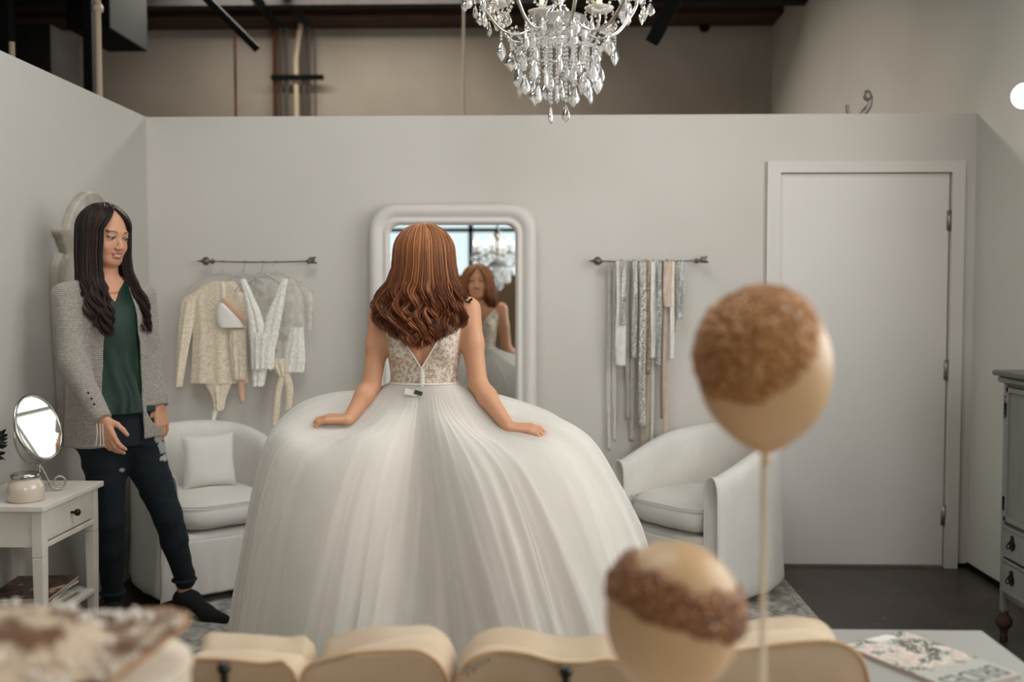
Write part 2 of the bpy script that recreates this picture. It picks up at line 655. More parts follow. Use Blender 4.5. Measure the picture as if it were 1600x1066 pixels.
# wall with window_1
WY0, WY1, WZ0, WZ1 = 1.05, 3.85, 1.15, 3.5
m = MB()
m.box((XR, -6.2, 0), (XR + 0.2, WY0, CH)).box((XR, WY1, 0), (XR + 0.2, YF, CH))
m.box((XR, WY0, 0), (XR + 0.2, WY1, WZ0)).box((XR, WY0, WZ1), (XR + 0.2, WY1, CH))
m.build('wall_right', mat('pale_grey_wall_paint', (216, 215, 206), 0.75, c2=(210, 209, 199), nscale=1.3, bump=0.04, bscale=60), smooth=False)['kind'] = ST
pane = emis('daylit_glass', (215, 230, 235), 1.0)
f = MB()
for y in np.linspace(WY0, WY1, 5):
    f.box((XR - 0.01, y - 0.025, WZ0), (XR + 0.06, y + 0.025, WZ1))
for z in np.linspace(WZ0, WZ1, 4):
    f.box((XR - 0.01, WY0, z - 0.025), (XR + 0.06, WY1, z + 0.025))
wn = f.build('window_1', M['trim'], smooth=False); wn['kind'] = ST
bxo('window_pane', (XR + 0.14, WY0, WZ0), (XR + 0.15, WY1, WZ1), pane, wn)
# rear wall with the wide window seen in the mirror
RX0, RX1, RZ0, RZ1 = -3.4, 2.0, 1.95, 3.5
m = MB()
m.box((-6.2, -6.2, 0), (RX0, -6.0, CH)).box((RX1, -6.2, 0), (XR, -6.0, CH))
m.box((RX0, -6.2, 0), (RX1, -6.0, RZ0)).box((RX0, -6.2, RZ1), (RX1, -6.0, CH))
m.build('wall_rear', M['old_wall'], smooth=False)['kind'] = ST
f = MB()
for x in np.linspace(RX0, RX1, 8):
    f.box((x - 0.035, -6.06, RZ0), (x + 0.035, -5.97, RZ1))
for z in (RZ0, 2.75, RZ1):
    f.box((RX0, -6.06, z - 0.03), (RX1, -5.97, z + 0.03))
wn = f.build('window_2', M['steel'], smooth=False); wn['kind'] = ST
bxo('window_pane', (RX0, -6.05, RZ0), (RX1, -6.03, RZ1), pane, wn)
for k, (x0, y0, x1, y1) in enumerate(HOLES):  # the skylight, then the added opening of the far fill
    f = MB()
    for x in np.linspace(x0, x1, 3):
        f.box((x - 0.02, y0, CH + 0.02), (x + 0.02, y1, CH + 0.08))
    wn = f.build('window_%d' % (k + 3), M['steel'], smooth=False); wn['kind'] = ST
    bxo('window_pane', (x0 - .05, y0 - .05, CH + 0.19), (x1 + .05, y1 + .05, CH + 0.20), pane, wn)
# tan screen wall behind the camera, seen in the mirror
# unseen wall and tall window added to carry the front fill, beside the screen
SX0, SX1, SZ0, SZ1 = 0.28, 2.12, 0.85, 3.65
m = MB()
m.box((0.15, -3.2, 0), (SX0, -3.05, CH)).box((SX1, -3.2, 0), (XR, -3.05, CH)).box((SX0, -3.2, 0), (SX1, -3.05, SZ0)).box((SX0, -3.2, SZ1), (SX1, -3.05, CH))
m.build('wall_front_fill', M['wall'], smooth=False)['kind'] = ST
f = MB()
for x in (SX0, (SX0 + SX1) / 2, SX1):
    f.box((x - 0.02, -3.12, SZ0), (x + 0.02, -3.02, SZ1))
for z in (SZ0, 2.9, SZ1):
    f.box((SX0, -3.12, z - 0.02), (SX1, -3.02, z + 0.02))
wn = f.build('window_5', M['steel'], smooth=False); wn['kind'] = ST
bxo('window_pane', (SX0, -3.15, SZ0), (SX1, -3.14, SZ1), pane, wn)
bxo('wall_screen', (-2.6, -2.6, 0), (0.15, -2.48, 1.86), M['tan_wall'], kind=ST)

# door 1
m = MB()
m.box((DX0 - 0.055, YB - 0.022, 0), (DX0 + 0.012, YB + 0.125, DZ - 0.012))
m.box((DX1 - 0.012, YB - 0.022, 0), (DX1 + 0.05, YB + 0.125, DZ - 0.012))
m.box((DX0 - 0.055, YB - 0.022, DZ - 0.012), (DX1 + 0.05, YB + 0.125, DZ + 0.045))
d1 = m.build('door_1', M['trim'], smooth=False); d1['kind'] = ST
d1['label'] = 'white flush interior door with a painted frame beside the armchair'
bxo('door_slab', (DX0 + 0.016, YB + 0.002, 0.012), (DX1 - 0.018, YB + 0.042, DZ - 0.016), M['door'], d1, bevel=0.003)
for z in (0.27, 1.02, 1.78):
    h = MB().tube([(DX1 - 0.006, YB - 0.008, z - 0.055), (DX1 - 0.006, YB - 0.008, z + 0.055)], 0.009, 10)
    h.box((DX1 - 0.03, YB - 0.003, z - 0.05), (DX1 + 0.016, YB + 0.003, z + 0.05))
    h.build('door_hinge', M['hinge'], d1)
# black vinyl base on the window wall
bxo('baseboard_right', (XR - 0.008, 3.0, 0), (XR, YB, 0.028), M['steel'], kind=ST)
bxo('baseboard_back', (DX1 + 0.05, YB - 0.006, 0), (XR - 0.008, YB, 0.022), M['steel'], kind=ST)

# ---- warehouse roof and services above the partitions
m = MB()
p0 = W(470, 4, YF - 0.25); p1 = W(1196, 30, YF - 0.25)
m.box((-5.9, YF - 0.45, p1.z - 0.0), (XR, YF - 0.02, CH))
m.build('trim_1', M['beam'], smooth=False)['kind'] = ST
for i, (x, y, hh) in enumerate(((0, 8.4, 0.22), (0, 7.2, 0.22), (0, 6.0, 0.26), (0, 4.8, 0.22))):
    bxo('trim_%d' % (i + 2), (-6.0, y - 0.07, CH - hh), (XR, y + 0.07, CH), M['ceiling'], kind=ST)


def brace(pa, pb, Ya, Yb, r, mt, label, name='roof_brace', cat='steel brace'):
    a, b = W(*pa, Ya), W(*pb, Yb)
    d = (b - a)
    a = a - d * 0.35
    t = MB()
    t.tube([a, b], r, 4)
    o = t.build(name, mt, smooth=False)
    return tag(o, label, cat)


brace((325, 0), (401, 76), 7.0, 7.4, 0.035, M['steel'], 'slim black steel brace slanting down over the hanging lace clothes')
brace((1058, -10), (1020, 64), 5.9, 6.1, 0.055, M['steel'], 'thick black steel brace slanting down beside the chandelier')
brace((398, -5), (432, 40), 8.2, 8.8, 0.05, M['steel'], 'dark roof brace above the conduits, the one farther from the chandelier')
brace((440, -15), (478, 36), 8.2, 8.8, 0.05, M['steel'], 'dark roof brace above the conduits, the one nearer the chandelier')
# duct box and dark posts beyond the low wall
dk = MB()
a = W(140, -20, 7.6); b = W(207, 66, 7.6)
dk.box((a.x, 7.2, b.z), (b.x, 7.9, a.z + 0.3))
tag(dk.build('air_duct', M['steel'], smooth=False, bevel=0.01), 'black boxy air duct hanging under the dark roof', 'duct')
for (px, wd, lab) in ((14, 0.10, 'dark steel post beyond the low wall, farther from its corner'), (146, 0.05, 'dark steel post beside the pale upright pipe')):
    p = W(px, 100, 7.0)
    o = bxo('steel_post', (p.x - wd, 6.95, 0), (p.x + wd * 0.3, 7.05, CH), M['steel'])
    tag(o, lab, 'post')
bk = W(70, 100, 7.9)
o = bxo('storage_cabinet', (bk.x - 0.7, 7.9, 0), (bk.x + 0.05, 8.4, W(70, 38, 7.9).z), M['ceiling'])
tag(o, 'tall black unlit cabinet standing beyond the low wall', 'cabinet')
for (px, Yp, r, lab) in ((154, 6.2, 0.019, 'pale upright pipe rising behind the low wall near the corner'), (19, 5.6, 0.016, 'pale short pipe stub behind the low wall at the frame edge')):
    p = W(px, 100, Yp)
    top = CH if px > 100 else W(px, 66, Yp).z
    t = MB().tube([(p.x, Yp, 0), (p.x, Yp, top)], r, 14)
    if px > 100:
        t.lathe([(0, 0), (0.032, 0), (0.034, 0.03), (0.022, 0.05), (0, 0.05)], (p.x, Yp, W(px, 18, Yp).z), 14)
    tag(t.build('pipe', M['pipe']), lab, 'pipe')
# conduits on the far wall
for px, r, mk, top, lab in ((429, 0.022, 'copper', 0, 'brown copper pipe at the outer end of the conduit bank'),
                            (438, 0.016, 'conduit', 0, 'thin grey conduit beside the copper pipe'),
                            (447, 0.018, 'conduit', 0, 'grey conduit second from the copper pipe'),
                            (462, 0.026, 'pipe', 75, 'bright cream pipe in the middle of the conduit bank'),
                            (474, 0.022, 'conduit', 0, 'grey conduit just past the cream pipe'),
                            (482, 0.016, 'conduit', 0, 'thin grey conduit second past the cream pipe'),
                            (492, 0.010, 'conduit', 0, 'thinnest grey conduit at the inner end of the bank')):
    p = W(px, 120, YF - 0.1)
    tp = CH if top == 0 else W(px, top, YF - 0.1).z
    pts = [(p.x, YF - 0.08, 0.0), (p.x, YF - 0.08, tp)]
    if top:
        pts = [(p.x, YF - 0.08, 0.0), (p.x, YF - 0.08, tp - 0.1), (p.x + 0.02, YF - 0.1, tp), (p.x + 0.1, YF - 0.25, CH)]
    tag(MB().tube(pts, r, 10).build('conduit', M[mk]), lab, 'conduit', 'conduits on the far wall')
a = W(424, 121, YF - 0.14); b = W(505, 121, YF - 0.14)
tag(MB().box((a.x, YF - 0.16, a.z - 0.02), (b.x, YF - 0.11, a.z + 0.02)).build('conduit_strut', M['steel'], smooth=False), 'dark horizontal strut clamping the conduits to the far wall', 'strut')
p = W(367, 60, YF - 0.5)
tag(MB().tube([(p.x, YF - 0.5, 0), (p.x, YF - 0.5, W(367, 48, YF - .5).z)], 0.012, 8).build('thin_pipe', M['copper']), 'thin brown upright rod against the far wall above the lace clothes', 'rod')
# pale cord hanging beside the chandelier
p = W(725, 20, 7.0)
tag(MB().tube([(p.x, 7.0, CH), (p.x - 0.004, 7.0, W(725, 120, 7).z), (p.x, 7.0, 1.0)], 0.010, 8).build('hanging_cord', M['pipe']), 'pale cord hanging from the roof beyond the partition', 'cord')
# small junction on far wall
p = W(1101, 42, YF - 0.06)
tag(MB().ell((p.x, YF - 0.06, p.z), (0.05, 0.04, 0.05)).build('junction_box', M['steel']), 'small dark round junction box high on the far wall', 'junction box')
# bracket on the partition top
p = W(1340, 183, YB + 0.06)
hk = MB()
hk.tube(spline([(p.x, YB + 0.06, WH - 0.01), (p.x + 0.03, YB + 0.06, WH + 0.015), (p.x + 0.055, YB + 0.06, WH + 0.05), (p.x + 0.06, YB + 0.06, WH + 0.10)], 14), [0.012] * 4 + [0.016] * 10, 12)
hk.tube(spline([(p.x, YB + 0.06, WH - 0.01), (p.x - 0.045, YB + 0.06, WH + 0.01), (p.x - 0.055, YB + 0.06, WH + 0.055)], 10), 0.009, 10)
hk.ell((p.x + 0.045, YB + 0.05, WH + 0.10), (0.022, 0.02, 0.028))
tag(hk.build('coat_hook', M['hinge']), 'small curved metal hook fixed on top of the partition', 'hook')
# wall lamp at the frame edge
p = W(1592, 150, 4.35)
lt = thing('wall_lamp', 'small round lit lamp on the plain wall above the dresser', 'lamp', (XR, 4.35, p.z))
MB().lathe([(0, 0), (0.05, 0), (0.05, 0.012), (0.03, 0.02), (0.012, 0.03), (0.012, 0.12), (0, 0.12)], (XR, 4.35, p.z), 20, axis=(-1, 0, 0)).build('lamp_base', M['silver'], lt)
MB().ell((p.x + 0.02, 4.35, p.z), (0.05, 0.05, 0.055)).build('lamp_globe', emis('lit_globe', (255, 240, 225), 2.5), lt)


# ---- rug
def rug_material():
    N = NT('worn_oriental_rug')
    co = N.n('ShaderNodeTexCoord')
    v = N.n('ShaderNodeTexVoronoi', i_Scale=9.0); v.feature = 'DISTANCE_TO_EDGE'
    nz = N.n('ShaderNodeTexNoise', i_Scale=14.0, i_Detail=8.0, i_Roughness=0.75)
    wv = N.n('ShaderNodeTexWave', i_Scale=2.2, i_Distortion=9.0, i_Detail=4.0)
    for q in (v, nz, wv):
        N.l(co.outputs['Object'], q.inputs['Vector'])
    r = N.n('ShaderNodeValToRGB')
    r.color_ramp.elements[0].position = 0.02; r.color_ramp.elements[0].color = (*lin((128, 122, 116)), 1)
    r.color_ramp.elements[1].position = 0.10; r.color_ramp.elements[1].color = (*lin((192, 186, 176)), 1)
    N.l(v.outputs['Distance'], r.inputs[0])
    r2 = N.n('ShaderNodeValToRGB')
    r2.color_ramp.elements[0].position = 0.40; r2.color_ramp.elements[0].color = (*lin((122, 118, 114)), 1)
    r2.color_ramp.elements[1].position = 0.56; r2.color_ramp.elements[1].color = (*lin((200, 194, 184)), 1)
    N.l(nz.outputs[0], r2.inputs[0])
    mx = N.n('ShaderNodeMixRGB', blend_type='MIX'); mx.inputs[0].default_value = 0.55
    N.l(r.outputs[0], mx.inputs[1]); N.l(r2.outputs[0], mx.inputs[2])
    m2 = N.n('ShaderNodeMixRGB', blend_type='MULTIPLY'); m2.inputs[0].default_value = 0.22
    N.l(mx.outputs[0], m2.inputs[1]); N.l(wv.outputs[0], m2.inputs[2])
    N.l(m2.outputs[0], N.b.inputs['Base Color'])
    N.b.inputs['Roughness'].default_value = 0.95
    b = N.n('ShaderNodeBump', i_Strength=0.4, i_Distance=0.005)
    N.l(nz.outputs[0], b.inputs['Height']); N.l(b.outputs[0], N.b.inputs['Normal'])
    return N.m


rg = thing('area_rug', 'worn pale grey patterned rug on the dark concrete under the bride', 'rug', (-0.2, 3.7, 0))
MB().rbox((-1.65, 2.6, 0.001), (1.215, 5.02, 0.011), 0.004).build('rug_field', rug_material(), rg)
bd = MB()
for lo, hi in (((-1.64, 2.61), (-1.61, 5.01)), ((1.175, 2.61), (1.205, 5.01)), ((-1.64, 4.97), (1.205, 5.0))):
    bd.rbox((*lo, 0.0085), (*hi, 0.0135), 0.002)
bd.build('rug_border', mat('rug_border_wool', (178, 170, 158), 0.95, c2=(150, 144, 134), nscale=30), rg)

# ================================================================== FURNITURE
# ---- standing wall mirror behind the bride
MX0, MX1, MZ = -0.862, -0.004, 1.868
mr = thing('floor_mirror', 'tall white-framed mirror with rounded top corners behind the bride', 'mirror', ((MX0 + MX1) / 2, 5.055, 0.0))
cx = (MX1 - MX0) / 2


def rrect(hw, z0, z1, r, n=10):
    p = []
    for (sx, sz, a0) in ((1, 1, 0), (-1, 1, 90), (-1, 0, 180), (1, 0, 270)):
        rr = r if sz else min(r, 0.03)
        zc = (z1 - rr) if sz else (z0 + rr)
        for k in range(n + 1):
            a = math.radians(a0 + 90 * k / n)
            p.append((sx * (hw - rr) + rr * math.cos(a), zc + rr * math.sin(a)))
    return np.array(p)


def frame_sweep(loops, name, mt, parent, closed_prof=True):
    """loops: list of (outline (n,2) as x,z ; y offset) making the frame profile"""
    L = [np.column_stack([p[:, 0], np.full(len(p), y), p[:, 1]]) for p, y in loops]
    n = len(L[0])
    V = np.stack(L)
    return MB().add(V.reshape(-1, 3), grid_faces(len(L), n, cu=closed_prof, cv=True)[:, ::-1].copy()).build(name, mt, parent, world=False)


prof = [(0, 0.03), (0, 0.0), (0.006, -0.022), (0.022, -0.038), (0.042, -0.040), (0.062, -0.030), (0.072, -0.020), (0.080, -0.022), (0.088, -0.028),
        (0.097, -0.026), (0.104, -0.016), (0.108, -0.004), (0.112, 0.004), (0.112, 0.03)]
loops = [(rrect(cx - d, 0.0 + d, MZ - d, max(0.135 - d * 0.75, 0.02)), y) for d, y in prof]
frame_sweep(loops, 'mirror_frame', M['trim'], mr)
g = rrect(cx - 0.106, 0.106, MZ - 0.106, 0.055)
gm = MB()
gm.add(np.column_stack([g[:, 0], np.full(len(g), 0.0), g[:, 1]]), [tuple(range(len(g)))])
gm.build('mirror_glass', M['mirror'], mr, smooth=False, world=False)
gb = rrect(cx - 0.1, 0.1, MZ - 0.1, 0.05)
gm = MB().add(np.column_stack([gb[:, 0], np.full(len(gb), 0.026), gb[:, 1]]), [tuple(range(len(gb)))])
gm.build('back_board', M['beam'], mr, smooth=False, world=False)
mr.rotation_euler = (-math.radians(0.75), 0, 0)

# ---- crested wall mirror on the side wall (outline in Y, z)
hc = 4.435
half = [(0, 1.865), (0.06, 1.858), (0.13, 1.825), (0.19, 1.775), (0.235, 1.715), (0.255, 1.682), (0.325, 1.684), (0.338, 1.672), (0.332, 1.655), (0.305, 1.64), (0.288, 1.61), (0.262, 1.575), (0.27, 1.562),
        (0.30, 1.578), (0.328, 1.568), (0.355, 1.51), (0.36, 1.44), (0.352, 1.25), (0.33, 1.05), (0.33, 0.90), (0.35, 0.84), (0.33, 0.79), (0.27, 0.77), (0.15, 0.76), (0.08, 0.73), (0, 0.72)]
hs = spline(half, 90)
out = np.concatenate([hs, (hs * [-1, 1])[::-1][1:-1]])
cen = np.array([0, 1.27])


def inset(P, d):
    T = np.roll(P, -1, 0) - np.roll(P, 1, 0)
    T /= np.linalg.norm(T, axis=1, keepdims=True) + 1e-9
    N = np.stack([T[:, 1], -T[:, 0]], 1)
    if ((P + N * 0.01 - cen) ** 2).sum() < ((P - cen) ** 2).sum():
        N = -N
    return P - N * d


wm = thing('crested_wall_mirror', 'ornate greyish mirror with arched crest and scroll ears, hung behind the brunette', 'mirror', (XL, hc, 1.3))
L = []
for d, x in ((0, 0.002), (0, 0.024), (0.002, 0.030), (0.006, 0.034), (0.010, 0.035)):
    q = inset(out, d)
    L.append(np.column_stack([np.full(len(q), XL + x), q[:, 0] + hc, q[:, 1]]))
V = np.stack(L)
fm = MB().add(V.reshape(-1, 3), grid_faces(len(L), len(out), cv=True)).add(L[-1], [tuple(range(len(out)))])
fm.build('carved_frame', mat('aged_cream_paint', (186, 180, 168), 0.5, c2=(158, 148, 134), nscale=9), wm, angle=40)
ov = np.array([(0.255 * math.cos(a) * (1 - 0.05 * math.sin(a)), 1.22 + 0.36 * math.sin(a)) for a in np.linspace(0, 2 * PI, 64, endpoint=False)])
gl = MB().add(np.column_stack([np.full(64, XL + 0.039), ov[:, 0] + hc, ov[:, 1]]), [tuple(range(64))])
gl.build('mirror_glass', M['mirror'], wm, smooth=False)
MB().tube([(XL + 0.036, p[0] + hc, p[1]) for p in list(ov) + [ov[0]]], 0.009, 8).build('glass_bead', M['brass_dark'], wm)


# ---- tub armchairs in white slipcovers
def make_armchair(seed):
    t = thing('tub_armchair', 'white slipcovered tub armchair', 'armchair', (0, 0, 0))
    path = spline([(-0.335, -0.36), (-0.345, -0.15), (-0.33, 0.06), (-0.24, 0.25), (0, 0.33), (0.24, 0.25), (0.33, 0.06), (0.345, -0.15), (0.335, -0.36)], 97)
    T = np.gradient(path, axis=0); T /= np.linalg.norm(T, axis=1, keepdims=True)
    N = np.stack([-T[:, 1], T[:, 0]], 1)
    s = np.linspace(-1, 1, 97)
    H = 0.595 + 0.165 * (1 - np.clip(np.abs(s) * 1.06, 0, 1) ** 2.0) ** 1.2
    prof = [(0.088, 0.012), (0.078, 0.08), (0.068, 0.2), (0.064, 0.35), (0.064, -0.09), (0.060, -0.045), (0.045, -0.015), (0.02, 0.0), (-0.01, -0.001), (-0.035, -0.015), (-0.052, -0.045),
            (-0.056, -0.1), (-0.058, 0.40), (-0.06, 0.30), (-0.06, 0.12), (-0.06, 0.02)]
    V = []
    for i in range(97):
        e = 1.0 - 0.25 * max(0, (abs(s[i]) - 0.97) / 0.03)
        for j, (u, z) in enumerate(prof):
            zz = z if z > 0.001 and j not in range(4, 12) else H[i] + z
            zz = zz - 0.0
            V.append((path[i, 0] + N[i, 0] * u * e, path[i, 1] + N[i, 1] * u * e, zz))
    V = np.array(V).reshape(97, len(prof), 3)
    # cloth creases: slack ripples near the floor, a few diagonal drags
    for i in range(97):
        for j in range(len(prof)):
            x, y, z = V[i, j]
            k = max(0, 1 - z / 0.33) if j < 5 else 0.12
            n1 = mnoise.noise(Vector((s[i] * 9 + seed, z * 5 - s[i] * 3, seed))) * 0.016 * k
            n2 = mnoise.noise(Vector((x * 6, y * 6, z * 7 + seed * 3))) * 0.008
            V[i, j, :2] += N[i] * (n1 + n2)
            if 4 <= j <= 11:
                V[i, j, 2] += n2 * 0.8
    mb = MB().add(V.reshape(-1, 3), grid_faces(97, len(prof), cv=True)[:, ::-1].copy())
    k = len(prof)
    mb.f.append([tuple(range(k)), tuple(96 * k + q for q in range(k))[::-1]])
    mb.build('back_and_arms', M['white_cloth'], t, sub=1, world=False)
    # welt on the arm fronts
    for i in (0, 96):
        d = -0.006
        P = [(V[i, j, 0], V[i, j, 1] + d, V[i, j, 2]) for j in range(k)]
        MB().tube(P, 0.005, 6).build('arm_piping', M['white_cloth'], t, world=False)
    # front apron, seat box
    ap = MB()
    A = []
    for i, x in enumerate(np.linspace(-0.30, 0.30, 40)):
        for z in (0.015, 0.1, 0.2, 0.28):
            r = mnoise.noise(Vector((x * 14 + seed, z * 4, 2))) * 0.012 * (1 - z / 0.35)
            A.append((x, -0.365 - 0.02 * (1 - (x / 0.3) ** 2) + r - 0.01 * (1 - z / 0.3), z))
    A = np.array(A)
    ap.add(A, grid_faces(40, 4)[:, ::-1].copy())
    ap.build('front_skirt', M['white_cloth'], t, world=False, solid=0.006, sub=1)
    sb = MB().rbox((-0.285, -0.355, 0.14), (0.285, 0.27, 0.30), 0.03)
    sb.build('seat_base', M['white_cloth'], t, world=False)
    # seat cushion: D-shaped rounded slab
    nu, nv = 48, 15
    V = []
    for a in np.linspace(0, 2 * PI, nu, endpoint=False):
        c_, s_ = math.cos(a), math.sin(a)
        ex = 0.45 if s_ < 0 else 0.75
        rx = 0.283 * math.copysign(abs(c_) ** ex, c_)
        ry = (0.375 if s_ < 0 else 0.26) * math.copysign(abs(s_) ** ex, s_)
        for q in np.linspace(-PI / 2, PI / 2, nv):
            rr = abs(math.cos(q)) ** 0.35 if abs(math.cos(q)) > 1e-6 else 0.0
            z = 0.378 + 0.075 * math.copysign(abs(math.sin(q)) ** 0.7, math.sin(q)) + (0.014 * (1 - rr) if q > 0 else 0)
            V.append((rx * rr, ry * rr - 0.02, z + 0.006 * mnoise.noise(Vector((rx * rr * 7, ry * rr * 7, seed)))))
    cu = MB().add(V, grid_faces(nu, nv, cu=True))
    co = cu.build('seat_cushion', M['white_cloth'], t, world=False)
    W_ = [(0.283 * math.copysign(abs(math.cos(a)) ** (0.45 if math.sin(a) < 0 else 0.75), math.cos(a)) * 1.003, (0.375 if math.sin(a) < 0 else 0.26) * math.copysign(abs(math.sin(a)) ** (0.45 if math.sin(a) < 0 else 0.75), math.sin(a)) * 1.003 - 0.02, 0.378 + dz) for dz in (0,) for a in np.linspace(0, 2 * PI, 60)]
    MB().tube([(x, y, z + 0.052) for x, y, z in W_], 0.0045, 6).build('cushion_piping', M['white_cloth'], t, world=False)
    for x in (-0.24, 0.24):
        for y in (-0.26, 0.22):
            MB().lathe([(0, 0), (0.02, 0), (0.024, 0.14), (0, 0.14)], (x, y, -0.018), 12).build('leg', M['beam'], t, world=False)
    return t


ch = make_armchair(1.3)
ch.location = (-1.60, 4.735, 0.034); ch.rotation_euler = (0, 0, math.radians(40)); ch.scale = (.85, .85, .97)
ch['label'] = 'white slipcovered tub armchair in the corner behind the brunette'
ch['group'] = 'white tub armchairs'
ch2 = make_armchair(7.9)
ch2.location = (0.81, 4.735, 0.034); ch2.rotation_euler = (0, 0, math.radians(-50)); ch2.scale = (.85, .85, .97)
ch2['label'] = 'white slipcovered tub armchair between the wedding gown and the door'
ch2['group'] = 'white tub armchairs'
# small square cushion on the corner chair
nn = 22
V = []
for sd in (-1, 1):
    for a in np.linspace(-1, 1, nn):
        for b in np.linspace(-1, 1, nn):
            e = (1 - a ** 4) * (1 - b ** 4)
            pin = 1 - 0.07 * (1 - abs(a * b)) * (abs(a) ** 6 + abs(b) ** 6)
            V.append((a * 0.145 * pin, sd * 0.06 * e ** 0.6, b * 0.14 * pin))
V = np.array(V)
pl = MB().add(V[:nn * nn], grid_faces(nn, nn)).add(V[nn * nn:], grid_faces(nn, nn)[:, ::-1].copy())
po = pl.build('throw_pillow', M['white_cloth'], world=False)
po.location = (-1.585, 4.735, 0.606); po.rotation_euler = (math.radians(-14), 0, math.radians(30)); po.scale = (.85, .9, .92)
tag(po, 'small square white pillow propped on the corner armchair', 'pillow')

# ---- bedside table at the side wall
TX0, TX1, TY0, TY1, TZ = -1.985, -1.64, 3.235, 3.70, 0.700
tb = thing('side_table', 'narrow white side table with one drawer and a low shelf, by the wall', 'table', ((TX0 + TX1) / 2, (TY0 + TY1) / 2, 0))
wp = M['white_paint']
MB().rbox((TX0, TY0, TZ - 0.020), (TX1, TY1, TZ), 0.003).build('table_top', wp, tb, smooth=False)
for x in (TX0 + 0.012, TX1 - 0.052):
    for y in (TY0 + 0.02, TY1 - 0.058):
        lg = MB()
        lo = np.array([x, y]); w_ = 0.038
        for z0, z1, s0, s1 in ((0.0, 0.52, 0.7, 1.0), (0.52, TZ - 0.02, 1, 1)):
            q = []
            for z, s_ in ((z0, s0), (z1, s1)):
                c0 = lo + w_ / 2
                for dx, dy in ((-1, -1), (1, -1), (1, 1), (-1, 1)):
                    q.append((c0[0] + dx * w_ / 2 * s_, c0[1] + dy * w_ / 2 * s_, z))
            lg.add(q, [(0, 1, 5, 4), (1, 2, 6, 5), (2, 3, 7, 6), (3, 0, 4, 7), (3, 2, 1, 0), (4, 5, 6, 7)])
        lg.build('leg', wp, tb, smooth=False, bevel=0.003)
ap = MB()
ap.box((TX0 + 0.02, TY0 + 0.026, 0.555), (TX1 - 0.02, TY0 + 0.040, TZ - 0.02))
ap.box((TX0 + 0.02, TY1 - 0.034, 0.555), (TX1 - 0.02, TY1 - 0.020, TZ - 0.02))
ap.box((TX1 - 0.034, TY0 + 0.03, 0.548), (TX1 - 0.016, TY1 - 0.03, 0.566))
ap.box((TX0 + 0.02, TY0 + 0.03, 0.55), (TX0 + 0.03, TY1 - 0.03, TZ - 0.02))
ap.build('apron', wp, tb, smooth=False, bevel=0.002)
dr = MB().rbox((TX1 - 0.20, TY0 + 0.060, 0.572), (TX1 - 0.017, TY1 - 0.062, TZ - 0.026), 0.003).build('drawer', wp, tb, smooth=False)
yk = (TY0 + TY1) / 2
MB().lathe([(0, 0), (0.005, 0), (0.005, 0.012), (0.012, 0.018), (0.013, 0.026), (0.008, 0.032), (0, 0.033)], (TX1 - 0.017, yk, 0.63), 16, axis=(1, 0, 0)).build('drawer_knob', M['brass_dark'], dr)
MB().rbox((TX0 + 0.014, TY0 + 0.024, 0.285), (TX1 - 0.018, TY1 - 0.024, 0.303), 0.003).build('shelf', wp, tb, smooth=False)


def magazine_cover(name, base, spots, scale=18.0, tint=(235, 232, 226)):
    N = NT(name)
    co = N.n('ShaderNodeTexCoord')
    no = N.n('ShaderNodeTexNoise', i_Scale=scale, i_Detail=5.0)
    N.l(co.outputs['Object'], no.inputs['Vector'])
    r = N.n('ShaderNodeValToRGB')
    r.color_ramp.interpolation = 'LINEAR'
    cols = [base] + spots
    while len(r.color_ramp.elements) < len(cols):
        r.color_ramp.elements.new(0.5)
    for i, c in enumerate(cols):
        r.color_ramp.elements[i].position = 0.34 + 0.32 * i / (len(cols) - 1)
        r.color_ramp.elements[i].color = (*lin(c), 1)
    N.l(no.outputs[0], r.inputs[0]); N.l(r.outputs[0], N.b.inputs['Base Color'])
    N.b.inputs['Roughness'].default_value = 0.35
    return N.m


M['paper'] = mat('magazine_paper', (214, 208, 198), 0.7, c2=(190, 182, 170), nscale=2, stretch=(1, 1, 300))
covers = [magazine_cover('dark_photo_cover', (22, 22, 22), [(46, 38, 34), (120, 70, 50), (30, 30, 32), (190, 160, 130)], 16),
          magazine_cover('pale_cover', (214, 208, 200), [(190, 180, 168), (222, 216, 208)], 8),
          magazine_cover('grey_cover', (180, 174, 166), [(150, 142, 134), (206, 200, 190)], 10)]


def magazine(c, z, L, wd, th, rot, cover, label, group=None, name='magazine'):
    t = thing(name, label, 'magazine', (c[0], c[1], z), group)
    t.rotation_euler = (0, 0, rot)
    MB().box((-wd / 2, -L / 2, 0.0006), (wd / 2, L / 2, th - 0.0006)).build('pages', M['paper'], t, smooth=False, world=False)
    cm = MB().box((-wd / 2 - 0.002, -L / 2 - 0.002, th - 0.0008), (wd / 2 + 0.002, L / 2 + 0.002, th)).box((-wd / 2 - 0.002, -L / 2 - 0.002, 0), (wd / 2 + 0.002, L / 2 + 0.002, 0.0008))
    cm.box((-wd / 2 - 0.003, -L / 2 - 0.002, 0), (-wd / 2 - 0.001, L / 2 + 0.002, th))
    cm.build('cover', cover, t, smooth=False, world=False)
    return t


zz = 0.3036
labs = ['thick pale magazine at the bottom of the shelf stack', 'pale magazine second from the bottom of the shelf stack', 'off-white magazine in the middle of the shelf stack',
        'grey-covered magazine second from the top of the shelf stack', 'dark photo-covered magazine on top of the shelf stack']
for i, (th, rt, cv) in enumerate(((0.014, 0.05, 1), (0.011, -0.08, 2), (0.012, 0.12, 1), (0.010, -0.03, 2), (0.009, 0.10, 0))):
    magazine((-1.805 + 0.006 * math.sin(i * 2), 3.46 + 0.008 * math.cos(i * 3), 0), zz, 0.285, 0.215, th, rt, covers[cv], labs[i], 'magazines on the low shelf')
    zz += th + 0.0004

